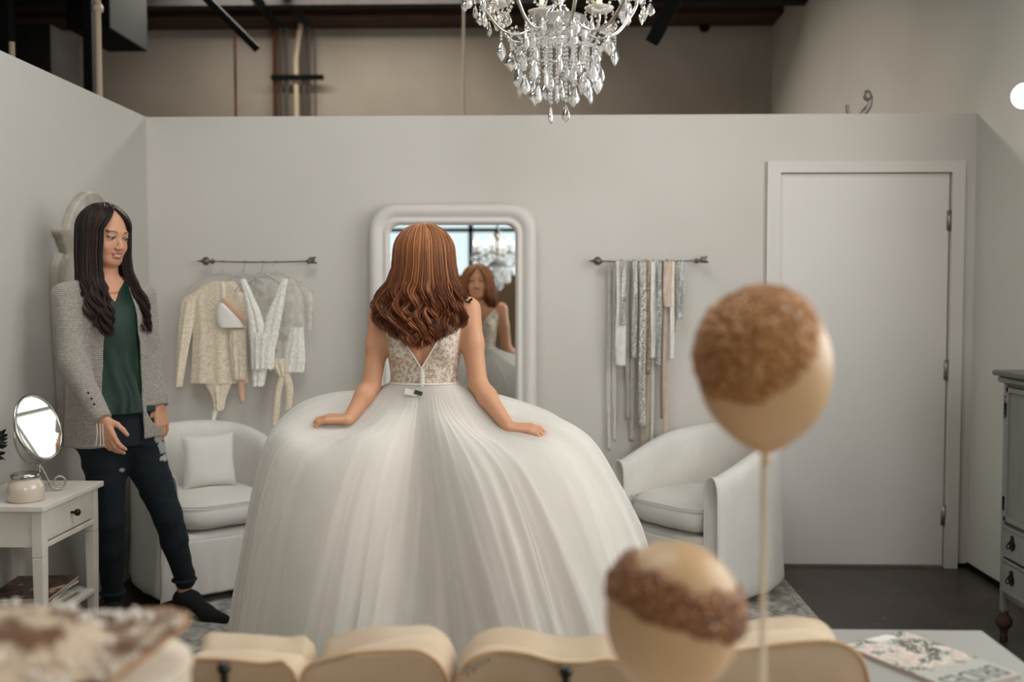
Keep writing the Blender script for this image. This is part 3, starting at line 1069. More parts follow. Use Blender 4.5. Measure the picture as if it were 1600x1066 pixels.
# ---- vanity mirror, jar, plant on the table
c = W(60, 668, 3.47)
vm = thing('vanity_mirror', 'round tilting vanity mirror on a curled silver wire stand', 'mirror', (c.x, c.y, TZ))
nrm = Vector((0.95, -0.14, 0.32)).normalized()
Rv = Vector((0, 0, 1)).rotation_difference(nrm).to_matrix()
rr = 0.118
MB().lathe([(0, -0.006), (rr, -0.006), (rr + 0.004, -0.002), (rr + 0.004, 0.003), (rr, 0.006), (rr - 0.006, 0.006), (rr - 0.007, 0.003)], c, 48, axis=nrm).build('mirror_rim', M['silver'], vm)
MB().lathe([(0, 0.0035), (rr - 0.006, 0.0035)], c, 48, axis=nrm).build('mirror_glass', M['mirror'], vm, smooth=False)
side = nrm.cross(Vector((0, 0, 1))).normalized()
b0 = Vector((c.x + 0.0, c.y, TZ + 0.004))
yoke = [c + side * (rr + 0.012)]
for a in np.linspace(0, PI, 20):
    yoke.append(c + side * (rr + 0.012) * math.cos(a) + Vector((0, 0, -1)) * (rr + 0.014) * math.sin(a))
wy = MB().tube(yoke, 0.0035, 8)
low = c - Vector((0, 0, rr + 0.014))


def scroll(c0, r0, turns, start, plane_x, sgn=1, n=40):
    P = []
    for t_ in np.linspace(0, 1, n):
        r_ = r0 * (1 - 0.75 * t_)
        a = start + sgn * turns * 2 * PI * t_
        P.append(c0 + plane_x * r_ * math.cos(a) + Vector((0, 0, 1)) * r_ * math.sin(a))
    return P


hx = Vector((0.75, 0.45, 0)).normalized()
for sg_ in (1, -1):
    P = scroll(Vector((low.x, low.y, TZ + 0.034)) + hx * sg_ * 0.062, 0.031, 1.35, PI if sg_ > 0 else 0, hx, sgn=sg_)
    stem_ = [Vector((low.x, low.y, low.z)), Vector((low.x, low.y, TZ + 0.05)) + hx * sg_ * 0.01]
    wy.tube(spline([low, low + (P[0] - low) * 0.5 + Vector((0, 0, 0.004))] + P[:1], 10), 0.0035, 8)
    wy.tube(P, 0.0035, 8)
hy = Vector((-hx.y, hx.x, 0))
wy.tube(spline([low, Vector((low.x, low.y, TZ + 0.03)) - hy * 0.03, Vector((low.x, low.y, TZ + 0.005)) - hy * 0.05], 12), 0.0035, 8)
wy.build('wire_stand', mat('satin_wire', (175, 170, 162), 0.35, metal=0.8), vm)

c = W(41, 783, 3.33)
jr = thing('candle_jar', 'small cream candle jar with a silver lid on the side table', 'candle', (c.x, c.y, TZ))
q = (c.x, c.y, TZ)
MB().lathe([(0, 0.0), (0.052, 0.0), (0.058, 0.006), (0.059, 0.045), (0.055, 0.062), (0.044, 0.074), (0.043, 0.08), (0, 0.08)], q, 40).build('jar_body', mat('cream_glass', (206, 192, 176), 0.2, coat=0.6), jr)
MB().lathe([(0, 0.08), (0.046, 0.08), (0.048, 0.084), (0.048, 0.092), (0.040, 0.097), (0, 0.098)], q, 40).build('jar_lid', M['silver'], jr)

c = W(-6, 800, 3.38)
pt = thing('potted_plant', 'dark green leafy little plant in a pot beside the vanity mirror', 'plant', (c.x - 0.01, 3.31, TZ))
px_, py_ = c.x - 0.01, 3.31
MB().lathe([(0, 0), (0.030, 0), (0.038, 0.06), (0.040, 0.07), (0.035, 0.07), (0.033, 0.062), (0, 0.062)], (px_, py_, TZ), 28).build('pot', M['brass_dark'], pt)
random.seed(5)
lf = MB(); st_ = MB()
st_.tube([(px_, py_, TZ + 0.05), (px_ + 0.003, py_, TZ + 0.15)], 0.006, 8)
for i in range(230):
    v = Vector((random.gauss(0, 1), random.gauss(0, 1), random.gauss(0, 0.9))).normalized() * random.uniform(0.25, 1) ** 0.5
    p = Vector((px_, py_, TZ + 0.20)) + Vector((v.x * 0.068, v.y * 0.05, v.z * 0.08))
    d = (v + Vector((random.uniform(-.5, .5), random.uniform(-.5, .5), random.uniform(-.3, .6)))).normalized()
    s1 = d.cross(Vector((random.random(), random.random(), random.random()))).normalized()
    up_ = d.cross(s1)
    Ls = random.uniform(0.022, 0.036); wd = Ls * 0.42
    P = [p, p + d * Ls * .35 + s1 * wd * .5 + up_ * .003, p + d * Ls * .75 + s1 * wd * .4 + up_ * .002, p + d * Ls, p + d * Ls * .75 - s1 * wd * .4 + up_ * .002, p + d * Ls * .35 - s1 * wd * .5 + up_ * .003, p + d * Ls * .5 - up_ * 0.003]
    lf.add([tuple(a) for a in P], [(0, 1, 6), (1, 2, 6), (2, 3, 6), (3, 4, 6), (4, 5, 6), (5, 0, 6)])
lf.build('foliage', mat('dark_leaf', (30, 48, 34), 0.5, c2=(20, 34, 26), nscale=20), pt, smooth=False)
st_.build('stem', M['beam'], pt)

# ---- painted dresser at the window wall
DXf, DY0, DY1, DH = 1.872, 3.10, 4.05, 1.10
grey = mat('distressed_grey_paint', (142, 144, 138), 0.55, c2=(118, 120, 114), nscale=5, stretch=(1, 1, 0.2), bump=0.15, bscale=30)
dkt = mat('dark_green_grey_top', (74, 78, 72), 0.35)
ds = thing('dresser', 'old grey-painted chest with doors over drawers and turned feet, dark top', 'dresser', (2.03, 3.575, 0))
bxc = MB().box((DXf + 0.012, DY0 + 0.01, 0.20), (2.195, DY1 - 0.01, DH - 0.05))
bxc.build('body', grey, ds, smooth=False, bevel=0.004)
tp = MB().rbox((DXf - 0.03, DY0 - 0.03, DH - 0.022), (2.2, DY1 + 0.03, DH), 0.008)
tp.build('dresser_top', dkt, ds)
MB().rbox((DXf - 0.016, DY0 - 0.016, DH - 0.050), (2.2, DY1 + 0.016, DH - 0.023), 0.012).build('cornice', grey, ds)
for y in (DY0 + 0.012, DY1 - 0.04):
    st_ = MB().rbox((DXf, y, 0.12), (DXf + 0.03, y + 0.028, DH - 0.05), 0.006)
    for k in range(6):
        z = DH - 0.10 - k * 0.017
        st_.ell((DXf - 0.002, y + 0.014, z), (0.005, 0.008 - 0.0006 * k, 0.009))
    st_.build('corner_stile', grey, ds)
ym = (DY0 + DY1) / 2
for (a, b) in ((DY0 + 0.045, ym - 0.003), (ym + 0.003, DY1 - 0.045)):
    dd = MB()
    z0, z1 = 0.500, DH - 0.065
    dd.box((DXf + 0.002, a, z0), (DXf + 0.014, b, z1))
    for lo, hi in (((a, z0), (a + 0.02, z1)), ((b - 0.02, z0), (b, z1)), ((a, z0), (b, z0 + 0.02)), ((a, z1 - 0.02), (b, z1))):
        dd.box((DXf - 0.006, lo[0], lo[1]), (DXf + 0.003, hi[0], hi[1]))
    do = dd.build('door', grey, ds, smooth=False, bevel=0.002)
    yh = b - 0.005 if b > ym + 0.1 else a + 0.005
    for z in (z0 + 0.07, z1 - 0.09):
        MB().tube([(DXf - 0.008, yh, z - 0.028), (DXf - 0.008, yh, z + 0.028)], 0.005, 8).build('door_hinge', M['brass_dark'], do)
    yk = a + 0.03 if b > ym + 0.1 else b - 0.03
    MB().ell((DXf - 0.016, yk + 0.16 * (1 if b > ym + .1 else -1), 0.80), 0.009).build('door_knob', M['brass_dark'], do)
for k, (z0, z1) in enumerate(((0.365, 0.485), (0.222, 0.352))):
    dd = MB().rbox((DXf - 0.008, DY0 + 0.05, z0), (DXf + 0.014, DY1 - 0.05, z1), 0.004)
    for lo, hi in (((DY0 + .05, z0), (DY1 - .05, z0 + 0.008)), ((DY0 + .05, z1 - 0.008), (DY1 - .05, z1))):
        dd.box((DXf - 0.014, lo[0], lo[1]), (DXf, hi[0], hi[1]))
    do = dd.build('drawer', grey, ds, smooth=False)
    for y in (DY1 - 0.135, DY0 + 0.135):
        zc = (z0 + z1) / 2
        h = MB()
        pts = [(0, .034), (.007, .030), (.012, .022), (.007, .016), (.016, .010), (.021, 0), (.018, -.012), (.010, -.022), (0, -.027)]
        pp = pts + [(-a, b) for a, b in pts[-2:0:-1]]
        h.prism([(y + a, zc + b) for a, b in pp], DXf - 0.014, DXf - 0.009, axis=0)
        h.tube(spline([(DXf - 0.016, y - 0.015, zc + 0.004), (DXf - 0.026, y - 0.012, zc - 0.012), (DXf - 0.028, y, zc - 0.018), (DXf - 0.026, y + 0.012, zc - 0.012), (DXf - 0.016, y + 0.015, zc + 0.004)], 14), 0.0028, 6)
        h.build('drawer_pull', M['brass_dark'], do, smooth=False)
MB().box((DXf + 0.006, DY0 + 0.04, 0.19), (DXf + 0.02, DY1 - 0.04, 0.215)).build('base_rail', grey, ds, smooth=False)
for y in (DY0 + 0.026, DY1 - 0.026):
    for x in (DXf + 0.016, 2.17):
        MB().lathe([(0, 0), (0.012, 0.0), (0.016, 0.008), (0.013, 0.03), (0.016, 0.05), (0.026, 0.064), (0.033, 0.078), (0.032, 0.092), (0.022, 0.105), (0.015, 0.115), (0.018, 0.13), (0, 0.13)], (x, y, 0), 22).build('foot', M['beam'], ds)

# ---- white table with the bridal magazine
ct = thing('low_table', 'plain white rectangular table carrying the bridal magazine beside the sofa', 'table', (0.84, 2.05, 0))
CZ = 0.62
pc = WZ(1534, 985, CZ)
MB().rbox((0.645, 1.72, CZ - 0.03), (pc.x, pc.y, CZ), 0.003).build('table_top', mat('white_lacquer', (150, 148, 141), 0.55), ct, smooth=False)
for x in (0.67, pc.x - 0.065):
    for y in (1.745, pc.y - 0.065):
        bxo('leg', (x, y, 0), (x + 0.04, y + 0.04, CZ - 0.03), wp, ct, bevel=0.003)
A, B, C = WZ(1325, 1002, CZ + .012), WZ(1405, 984, CZ + .012), WZ(1583, 1052, CZ + .008)
up = (C - B); up.z = 0; up.normalize()
rd = Vector((up.y, -up.x, 0))          # reading direction
Lm, Wm = 0.295, 0.190
ctr = (A + B) / 2 + up * (Lm / 2 + 0.004) + rd * 0.006
mg = thing('bridal_magazine', 'bridal magazine with a blossom cover photo lying on the white table', 'magazine', (ctr.x, ctr.y, CZ))
mg.rotation_euler = (0, 0, math.atan2(rd.y, rd.x))
MB().box((-Wm / 2, -Lm / 2, 0.0006), (Wm / 2, Lm / 2, 0.0085)).build('pages', mat('rosy_page_edges', (176, 150, 138), 0.7, c2=(205, 190, 178), nscale=3, stretch=(1, 1, 400)), mg, smooth=False, world=False)


def bridal_cover():
    N = NT('blossom_cover')
    co = N.n('ShaderNodeTexCoord')
    sp = N.n('ShaderNodeSeparateXYZ'); N.l(co.outputs['Object'], sp.inputs[0])
    n1 = N.n('ShaderNodeTexNoise', i_Scale=26.0, i_Detail=4.0); N.l(co.outputs['Object'], n1.inputs['Vector'])
    n2 = N.n('ShaderNodeTexVoronoi', i_Scale=110.0); N.l(co.outputs['Object'], n2.inputs['Vector'])
    r = N.n('ShaderNodeValToRGB')
    cols = [(0.36, (84, 88, 76)), (0.46, (112, 112, 98)), (0.54, (196, 190, 180)), (0.62, (204, 172, 158)), (0.7, (180, 172, 158))]
    while len(r.color_ramp.elements) < len(cols): r.color_ramp.elements.new(0.5)
    for e, (p_, c_) in zip(r.color_ramp.elements, cols):
        e.position = p_; e.color = (*lin(c_), 1)
    N.l(n1.outputs[0], r.inputs[0])
    r2 = N.n('ShaderNodeValToRGB')
    r2.color_ramp.elements[0].position = 0.3; r2.color_ramp.elements[0].color = (1, 1, 1, 1)
    r2.color_ramp.elements[1].position = 0.36; r2.color_ramp.elements[1].color = (0, 0, 0, 1)
    N.l(n2.outputs['Distance'], r2.inputs[0])
    mx = N.n('ShaderNodeMixRGB'); mx.inputs[2].default_value = (*lin((218, 210, 200)), 1)
    N.l(r2.outputs[0], mx.inputs[0]); N.l(r.outputs[0], mx.inputs[1])
    # pale masthead area towards the head of the cover
    ad = N.n('ShaderNodeMath', operation='MULTIPLY_ADD'); ad.inputs[1].default_value = 0.05; ad.inputs[2].default_value = -0.025
    N.l(n1.outputs[0], ad.inputs[0])
    ad2 = N.n('ShaderNodeMath', operation='ADD'); N.l(sp.outputs['Y'], ad2.inputs[0]); N.l(ad.outputs[0], ad2.inputs[1])
    st = N.n('ShaderNodeMapRange'); st.inputs['From Min'].default_value = 0.035; st.inputs['From Max'].default_value = 0.055
    N.l(ad2.outputs[0], st.inputs[0])
    m3 = N.n('ShaderNodeMixRGB'); m3.inputs[2].default_value = (*lin((172, 171, 162)), 1)
    N.l(st.outputs[0], m3.inputs[0]); N.l(mx.outputs[0], m3.inputs[1]); N.l(m3.outputs[0], N.b.inputs['Base Color'])
    N.b.inputs['Roughness'].default_value = 0.3
    return N.m


cvr = MB().box((-Wm / 2 - .001, -Lm / 2 - .001, 0.0085), (Wm / 2 + .001, Lm / 2 + .001, 0.0093)).build('cover', bridal_cover(), mg, smooth=False, world=False)
bxl = MB().box((-0.045, -Lm / 2 + 0.002, 0.0093), (0.015, -Lm / 2 + 0.028, 0.0096)).build('address_label', mat('label_paper', (206, 204, 200), 0.6), cvr, smooth=False, world=False)
cu_ = bpy.data.curves.new('title', 'FONT')
cu_.body = 'BRIDES'; cu_.size = 0.062; cu_.align_x = 'CENTER'; cu_.extrude = 0.00015
tmp = bpy.data.objects.new('tmp_title', cu_)
COL.objects.link(tmp)
bpy.context.view_layer.update()
tme = bpy.data.meshes.new_from_object(tmp)
bpy.data.objects.remove(tmp)
tme.materials.clear()
to = link('cover_title', tme, mat('grey_title_ink', (92, 92, 86), 0.5), cvr, world=False)
to.location = (0, Lm / 2 - 0.062, 0.0096); to.scale = (0.86, 1.25, 1)

# ---- sofa seen from behind, with loose back cushions
SY = 1.72
linen = mat('cream_linen', (204, 182, 153), 0.85, c2=(194, 170, 140), nscale=7, bump=0.25, bscale=18, sheen=0.15)
sf = thing('sofa', 'cream linen sofa seen from behind with tan back and piping', 'sofa', (-0.2, 2.0, 0))
zt = W(600, 1092, SY - 0.05).z
sx0, sx1 = -1.25, 0.625
MB().rbox((sx0, SY - 0.085, 0.06), (sx1, SY - 0.012, zt), 0.02).build('back_frame', linen, sf)
MB().rbox((sx0 + 0.02, SY - 0.01, 0.12), (sx1 - 0.02, SY + 0.70, 0.42), 0.03).build('seat', linen, sf)
for x0 in (sx0 - 0.01, sx1 - 0.045):
    MB().rbox((x0, SY - 0.005, 0.08), (x0 + 0.06, SY + 0.70, 0.60), 0.03).build('arm', linen, sf)
for x in (sx0 + 0.06, sx1 - 0.06):
    for y in (SY - 0.04, SY + 0.64):
        MB().lathe([(0, 0), (0.018, 0), (0.025, 0.12), (0, 0.12)], (x, y, 0), 12).build('leg', M['beam'], sf)
for px in (350, 884):
    p = W(px, 1048 if px < 500 else 1054, SY - 0.05)
    kb = MB().lathe([(0, -0.07), (0.007, -0.07), (0.007, -0.006), (0.011, 0.0), (0.012, 0.007), (0.007, 0.013), (0, 0.014)], (p.x, p.y - 0.0, p.z), 18)
    kb.build('black_finial', mat('black_gloss', (20, 18, 18), 0.25), sf)

cush = [
    ('loose cream back cushion lying nearest the pearl-trimmed hat', [(262, 1066, 1052), (275, 1032, 1018), (310, 1030, 1013), (360, 1032, 1012), (410, 1037, 1016), (440, 1034, 1020), (448, 1040, 1024), (458, 1050, 1036), (463, 1074, 1062)]),
    ('plump cream back cushion with the highest hump at the sofa middle', [(471, 1074, 1060), (480, 1044, 1030), (510, 1031, 1018), (560, 1020, 1002), (620, 1017, 990), (655, 1018, 990), (680, 1032, 1000), (694, 1050, 1020), (702, 1074, 1052)]),
    ('cream back cushion with a silver stitched sprig beside the central dip', [(709, 1074, 1056), (718, 1052, 1028), (738, 1030, 1009), (775, 1019, 1001), (820, 1022, 1008), (870, 1035, 1026), (915, 1036, 1026), (955, 1032, 1024), (985, 1050, 1040), (996, 1074, 1064)]),
    ('cream back cushion at the table end of the sofa', [(1010, 1074, 1060), (1040, 1034, 1016), (1100, 1024, 1004), (1150, 1018, 996), (1200, 1010, 986), (1250, 1004, 981), (1300, 1003, 982), (1332, 1016, 998), (1350, 1040, 1022), (1358, 1074, 1060)])]
for lab, pts in cush:
    e = spline([W(px, ye, SY) for px, ye, yc in pts], 60)
    cr = spline([W(px, yc + 9, SY + 0.085) for px, ye, yc in pts], 60)
    V = []
    nP = 15
    for i in range(60):
        E = e[i]; K = cr[i]
        u = i / 59.0
        bu = (1 - (2 * u - 1) ** 6)
        x0 = E[0]
        hb = max(E[2] - 0.42, 0.01)
        prof = [(SY + 0.02, 0.425), (SY + 0.002 - 0.0 * bu, 0.425 + hb * 0.3), (SY - 0.006 * bu, 0.425 + hb * 0.8), (SY, E[2] - 0.012), (SY, E[2]),
                (SY + 0.010, E[2] + (K[2] - E[2]) * 0.42), (SY + 0.03, E[2] + (K[2] - E[2]) * 0.72), (SY + 0.055, E[2] + (K[2] - E[2]) * 0.93), (SY + 0.085, K[2]),
                (SY + 0.115, K[2] - 0.004), (SY + 0.145, K[2] - 0.016), (SY + 0.165, E[2] - 0.01), (SY + 0.175, 0.425 + hb * 0.6), (SY + 0.17, 0.425 + hb * 0.2), (SY + 0.15, 0.425)]
        for (y, z) in prof:
            w_ = mnoise.noise(Vector((x0 * 16, y * 20, z * 10))) * 0.004
            V.append((x0, y + w_, z + w_ * 0.6))
    cmb = MB().add(V, grid_faces(60, nP, cv=True)[:, ::-1].copy())
    cmb.f.append([tuple(range(nP)), tuple(59 * nP + q for q in range(nP))[::-1]])
    cx_ = float(np.mean(e[:, 0]))
    ct_ = thing('sofa_cushion', lab, 'cushion', (cx_, SY + 0.08, 0.42), 'loose back cushions on the sofa')
    cmb.build('cushion_body', linen, ct_)
    MB().tube([(p[0], SY - 0.003, p[2] + 0.001) for p in e], 0.0035, 6).build('piping', mat('tan_piping', (196, 160, 122), 0.8), ct_)
    if 'sprig' in lab:
        sp = MB()
        for (px, py, r_) in ((722, 1050, 5), (728, 1046, 6), (735, 1043, 5), (741, 1048, 4), (747, 1040, 5), (731, 1054, 4), (755, 1036, 3), (763, 1032, 3)):
            p = W(px, py, SY - 0.008)
            for k in range(6):
                a = k * PI / 3
                sp.tube([(p.x, p.y, p.z), (p.x + math.cos(a) * r_ * .0011, p.y - 0.001, p.z + math.sin(a) * r_ * .0011)], 0.0008, 5)
        sp.build('embroidery', M['silver'], ct_)

# ---- balloon-shaped display forms with encrusted bands
shellm = mat('cream_balloon_skin', (202, 165, 122), 0.45, coat=0.08, sub=0.25)


def crust_mat(name, a, b):
    N = NT(name)
    co = N.n('ShaderNodeTexCoord')
    no = N.n('ShaderNodeTexVoronoi', i_Scale=160.0); N.l(co.outputs['Object'], no.inputs['Vector'])
    r = N.n('ShaderNodeValToRGB')
    r.color_ramp.elements[0].position = 0.1; r.color_ramp.elements[0].color = (*lin(a), 1)
    r.color_ramp.elements[1].position = 0.75; r.color_ramp.elements[1].color = (*lin(b), 1)
    N.l(no.outputs['Distance'], r.inputs[0]); N.l(r.outputs[0], N.b.inputs['Base Color'])
    N.b.inputs['Roughness'].default_value = 0.42
    N.b.inputs['Metallic'].default_value = 0.25
    b_ = N.n('ShaderNodeBump', i_Strength=0.8, i_Distance=0.004)
    N.l(no.outputs['Distance'], b_.inputs['Height']); N.l(b_.outputs[0], N.b.inputs['Normal'])
    return N.m


def balloon(pc, Yc, wpx, hpx_up, hpx_dn, lean, label, axis, lo, hi, crust, seed, shell, beads, stickpx=None):
    s_ = Yc / FPX
    c = W(*pc, Yc)
    R = wpx / 2 * s_; U = hpx_up * s_; D = hpx_dn * s_
    prof = []
    for k in range(33):
        a = PI * k / 32
        if a < PI / 2:
            prof.append((R * math.sin(a), U * math.cos(a)))
        else:
            q = math.sin(a)
            t_ = -math.cos(a)
            prof.append((R * max(0.0, 1 - min(1.0, max(t_, 0.0)) ** 2.35) ** 0.72, -D * t_))
    t = thing('display_balloon', label, 'balloon', (c.x, c.y, c.z), 'balloon-shaped display forms')
    t.rotation_euler = (0, lean, 0)
    MB().lathe(prof[::-1], (0, 0, 0), 56).build('balloon_body', shell, t, world=False)
    ax = Vector(axis).normalized()
    P = np.array(prof)
    # crust shell
    th = np.linspace(0, 2 * PI, 150, endpoint=False)
    kk = np.linspace(0, 32, 130)
    rr_ = np.interp(kk, np.arange(33), P[:, 0]); zz_ = np.interp(kk, np.arange(33), P[:, 1])
    RR, TT = np.meshgrid(rr_, th, indexing='ij'); ZZ, _ = np.meshgrid(zz_, th, indexing='ij')
    X = np.stack([RR * np.cos(TT), RR * np.sin(TT), ZZ], -1)
    nrm_ = X / (np.linalg.norm(X, axis=-1, keepdims=True) + 1e-9)
    q = (X / R) @ np.array(ax)
    wob = vnoise(X, 1 / (R * 0.28), seed) * 0.07 + vnoise(X, 1 / (R * 0.09), seed + 3) * 0.04
    qq = q + wob
    inside = (qq > lo) & (qq < hi)
    edge = np.clip(np.minimum(qq - lo, hi - qq) / 0.12, 0, 1)
    disp = R * (0.02 + 0.055 * edge * (0.55 + 0.45 * vnoise(X, 1 / (R * 0.07), seed + 5)) + 0.03 * edge * vnoise(X, 1 / (R * 0.035), seed + 9))
    Xo = X + nrm_ * disp[..., None]
    Xi = X - nrm_ * R * 0.005
    F = grid_faces(130, 150, cv=True)
    keep = inside.ravel()[F].all(1)
    F = F[keep]
    Vv = np.where(inside.ravel()[:, None], Xo.reshape(-1, 3), Xi.reshape(-1, 3))
    used = np.unique(F); mp = np.full(len(Vv), -1); mp[used] = np.arange(len(used))
    cr_ = MB().add(Vv[used], mp[F][:, ::-1].copy())
    co_ = cr_.build('encrusted_band', crust, t, world=False, solid=0.0)
    sm = co_.modifiers.new('solid', 'SOLIDIFY'); sm.thickness = R * 0.03; sm.offset = -1
    # beads
    rng = np.random.default_rng(int(seed * 10))
    ids = np.flatnonzero((inside & (edge > 0.05)).ravel())
    bd_ = MB()
    for i in rng.choice(ids, beads, replace=False):
        p = Xo.reshape(-1, 3)[i]
        bd_.ell(p, R * rng.uniform(0.02, 0.045), nu=7, nv=8)
    bd_.build('crystal_beads', M['silver'], t, world=False)['kind'] = 'stuff'
    # neck
    MB().lathe([(0, -D - 0.014), (0.006, -D - 0.014), (0.0045, -D - 0.006), (0.006, -D + 0.004), (0, -D + 0.006)], (0, 0, 0), 14).build('neck', shell, t, world=False)
    if stickpx:
        b = W(*stickpx, Yc)
        bot = Vector((c.x + (b.x - c.x), Yc, 0.02))
        MB().tube([(b.x, Yc, b.z), (b.x + 0.002, Yc, 0.786)], 0.0042, 10).build('stick', mat('pale_wood_stick', (214, 196, 170), 0.5), t, world=True)
        MB().lathe([(0, 0), (0.03, 0), (0.03, 0.006), (0.008, 0.012), (0.006, 0.03), (0, 0.03)], (b.x + .002, Yc, 0.78), 18).build('stick_base', M['beam'], t, world=True)
    for ch_ in t.children:
        if not ch_.name.startswith('stick'):
            ch_.rotation_euler = (0, lean, 0)
    t.rotation_euler = (0, 0, 0)
    return t, c


gold = crust_mat('gold_sequin_lace', (206, 150, 92), (140, 88, 44))
brown = crust_mat('bronze_bead_lace', (184, 126, 76), (96, 56, 28))
balloon((1193, 568), 1.30, 206, 114, 142, math.radians(-2), 'tall cream balloon on a pale stick, crowned with gold sequin lace', (-0.42, -0.62, 0.62), 0.38, 1.4, gold, 2.1, shellm, 26, (1194, 706))
balloon((1052, 952), 1.20, 212, 106, 150, math.radians(4), 'lower cream balloon wrapped with a slanting bronze beaded band, bare dome on top', (0.22, 0.0, 0.97), -0.06, 0.58, brown, 4.7, shellm, 34, (1050, 1100))

# console behind the sofa that carries them (its top is just under the picture)
cs = thing('console_table', 'slim cream console table behind the sofa carrying the balloons and the hat', 'table', (0, 1.2, 0))
MB().rbox((-1.0, 0.98, 0.755), (0.75, 1.46, 0.78), 0.004).build('table_top', wp, cs, smooth=False)
for x in (-0.97, 0.69):
    for y in (1.0, 1.41):
        bxo('leg', (x, y, 0), (x + 0.035, y + 0.035, 0.755), wp, cs)

# ---- pearl hat on a frilled box
hb = thing('hat_box', 'round cream pleated box under the pearl-trimmed hat', 'box', (-0.545, 1.16, 0.78))
MB().lathe([(0, 0), (0.115, 0), (0.118, 0.01), (0.120, 0.10), (0.122, 0.155), (0.108, 0.165), (0, 0.165)], (-0.545, 1.16, 0.78), 240, wob=lambda T, H: 1 + 0.012 * np.sin(T * 60)).build('box_body', mat('cream_pleats', (222, 208, 190), 0.8), hb)
MB().lathe([(0, 0.165), (0.125, 0.165), (0.127, 0.170), (0.125, 0.176), (0, 0.178)], (-0.545, 1.16, 0.78), 60).build('box_lid', mat('cream_lid', (216, 200, 180), 0.7), hb)
hat = thing('pearl_hat', 'cream lace hat with a wavy brim scattered with pearls', 'hat', (-0.665, 1.15, 0.962))
nr, na = 26, 120
V = []
for i in range(nr):
    u = i / (nr - 1)
    for j in range(na):
        a = 2 * PI * j / na
        r = 0.012 + 0.215 * u * (1 + 0.05 * math.sin(3 * a + 1) + 0.03 * math.sin(7 * a))
        ex = max(0, math.cos(a - 0.15)) ** 3
        r *= 1 + 0.0 * ex
        crown = 0.042 * (1 / (1 + math.exp((u - 0.52) * 24)))
        z = 0.012 + crown + 0.012 * u * math.sin(3 * a + 0.4) + 0.022 * ex * max(0, u - 0.6) / 0.4 + 0.004 * mnoise.noise(Vector((r * math.cos(a) * 30, r * math.sin(a) * 30, 2)))
        V.append((-0.665 + r * math.cos(a), 1.15 + r * math.sin(a) * 0.72, 0.962 + z))
V = np.array(V)
lace = mat('cream_hat_lace', (206, 184, 158), 0.8, c2=(112, 78, 54), nscale=20, lo=0.45, hi=0.57, bump=0.5, bscale=90)
hm = MB().add(V, grid_faces(nr, na, cv=True)).build('brim_and_crown', lace, hat, solid=0.004)
random.seed(11)
pe = MB(); Vg = V.reshape(nr, na, 3)
for k in range(150):
    i = random.randint(9, nr - 2); j = random.randint(0, na - 1)
    p = Vg[i, j]
    pe.ell((p[0], p[1], p[2] + 0.005), random.uniform(0.0035, 0.0065), nu=8, nv=10)
for k in range(10):
    a = 0.9 + k * 0.06
    p = Vg[nr - 4, int(a / (2 * PI) * na)]
    pe.ell((p[0], p[1], p[2] + 0.008), 0.006, nu=8, nv=10)
pe.build('pearls', mat('pearl', (226, 214, 202), 0.2, coat=0.8), hat)['kind'] = 'stuff'
MB().tube([Vg[-1, j] for j in range(na)] + [Vg[-1, 0]], 0.0035, 6).build('brim_edge', mat('tan_hat_edge', (176, 130, 92), 0.7), hat)

# ================================================================== CLOTHES ON ARROW RODS
M['pewter'] = mat('dull_pewter', (128, 120, 108), 0.45, metal=0.6, c2=(104, 94, 84), nscale=60)
RY = YB - 0.055


def arrow_rod(pa, pb, label, sag=0.006):
    a, b = W(*pa, RY), W(*pb, RY)
    t = thing('arrow_rod', label, 'wall rod', ((a.x + b.x) / 2, YB, a.z))
    P = [a.lerp(b, k / 20) - Vector((0, 0, sag * math.sin(PI * k / 20))) for k in range(21)]
    MB().tube(P, 0.0035, 8).build('rod', M['pewter'], t)
    # arrowhead: carved diamond knob at one end, feather fletching at the other
    hd = MB()
    hd.lathe([(0, -0.05), (0.004, -0.035), (0.007, -0.022), (0.019, -0.012), (0.022, 0.0), (0.018, 0.012), (0.006, 0.018), (0, 0.02)], a, 4, axis=(1, 0, 0))
    hd.ell(a, 0.016)
    hd.build('arrow_head', M['pewter'], t, smooth=False)
    ft = MB()
    for k in range(3):
        an = k * 2 * PI / 3 + PI / 2
        u = Vector((0, math.cos(an), math.sin(an)))
        for (x0, x1, h) in ((-0.012, 0.004, 0.020), (0.006, 0.022, 0.022)):
            p = [b + Vector((x0, 0, 0)), b + Vector((x0 + 0.010, 0, 0)) + u * h, b + Vector((x1 + 0.012, 0, 0)) + u * h, b + Vector((x1, 0, 0))]
            w_ = u.cross(Vector((1, 0, 0))) * 0.0025
            ft.add([tuple(q + w_) for q in p] + [tuple(q - w_) for q in p], [(0, 1, 2, 3), (7, 6, 5, 4), (0, 4, 5, 1), (1, 5, 6, 2), (2, 6, 7, 3), (3, 7, 4, 0)])
    ft.ell(b, 0.010)
    ft.build('fletching', M['pewter'], t, smooth=False)
    for q in (a.lerp(b, 0.03), a.lerp(b, 0.97)):
        MB().tube([(q.x, q.y, q.z), (q.x, YB, q.z)], 0.005, 8).lathe([(0, 0), (0.012, 0), (0.012, 0.004), (0, 0.005)], (q.x, YB, q.z), 14, axis=(0, -1, 0)).build('wall_post', M['pewter'], t)
    return t


arrow_rod((322, 408), (484, 408), 'pewter arrow-shaped wall rod holding the lace lingerie')
arrow_rod((934, 408), (1096, 407), 'pewter arrow-shaped wall rod holding the beaded sashes')


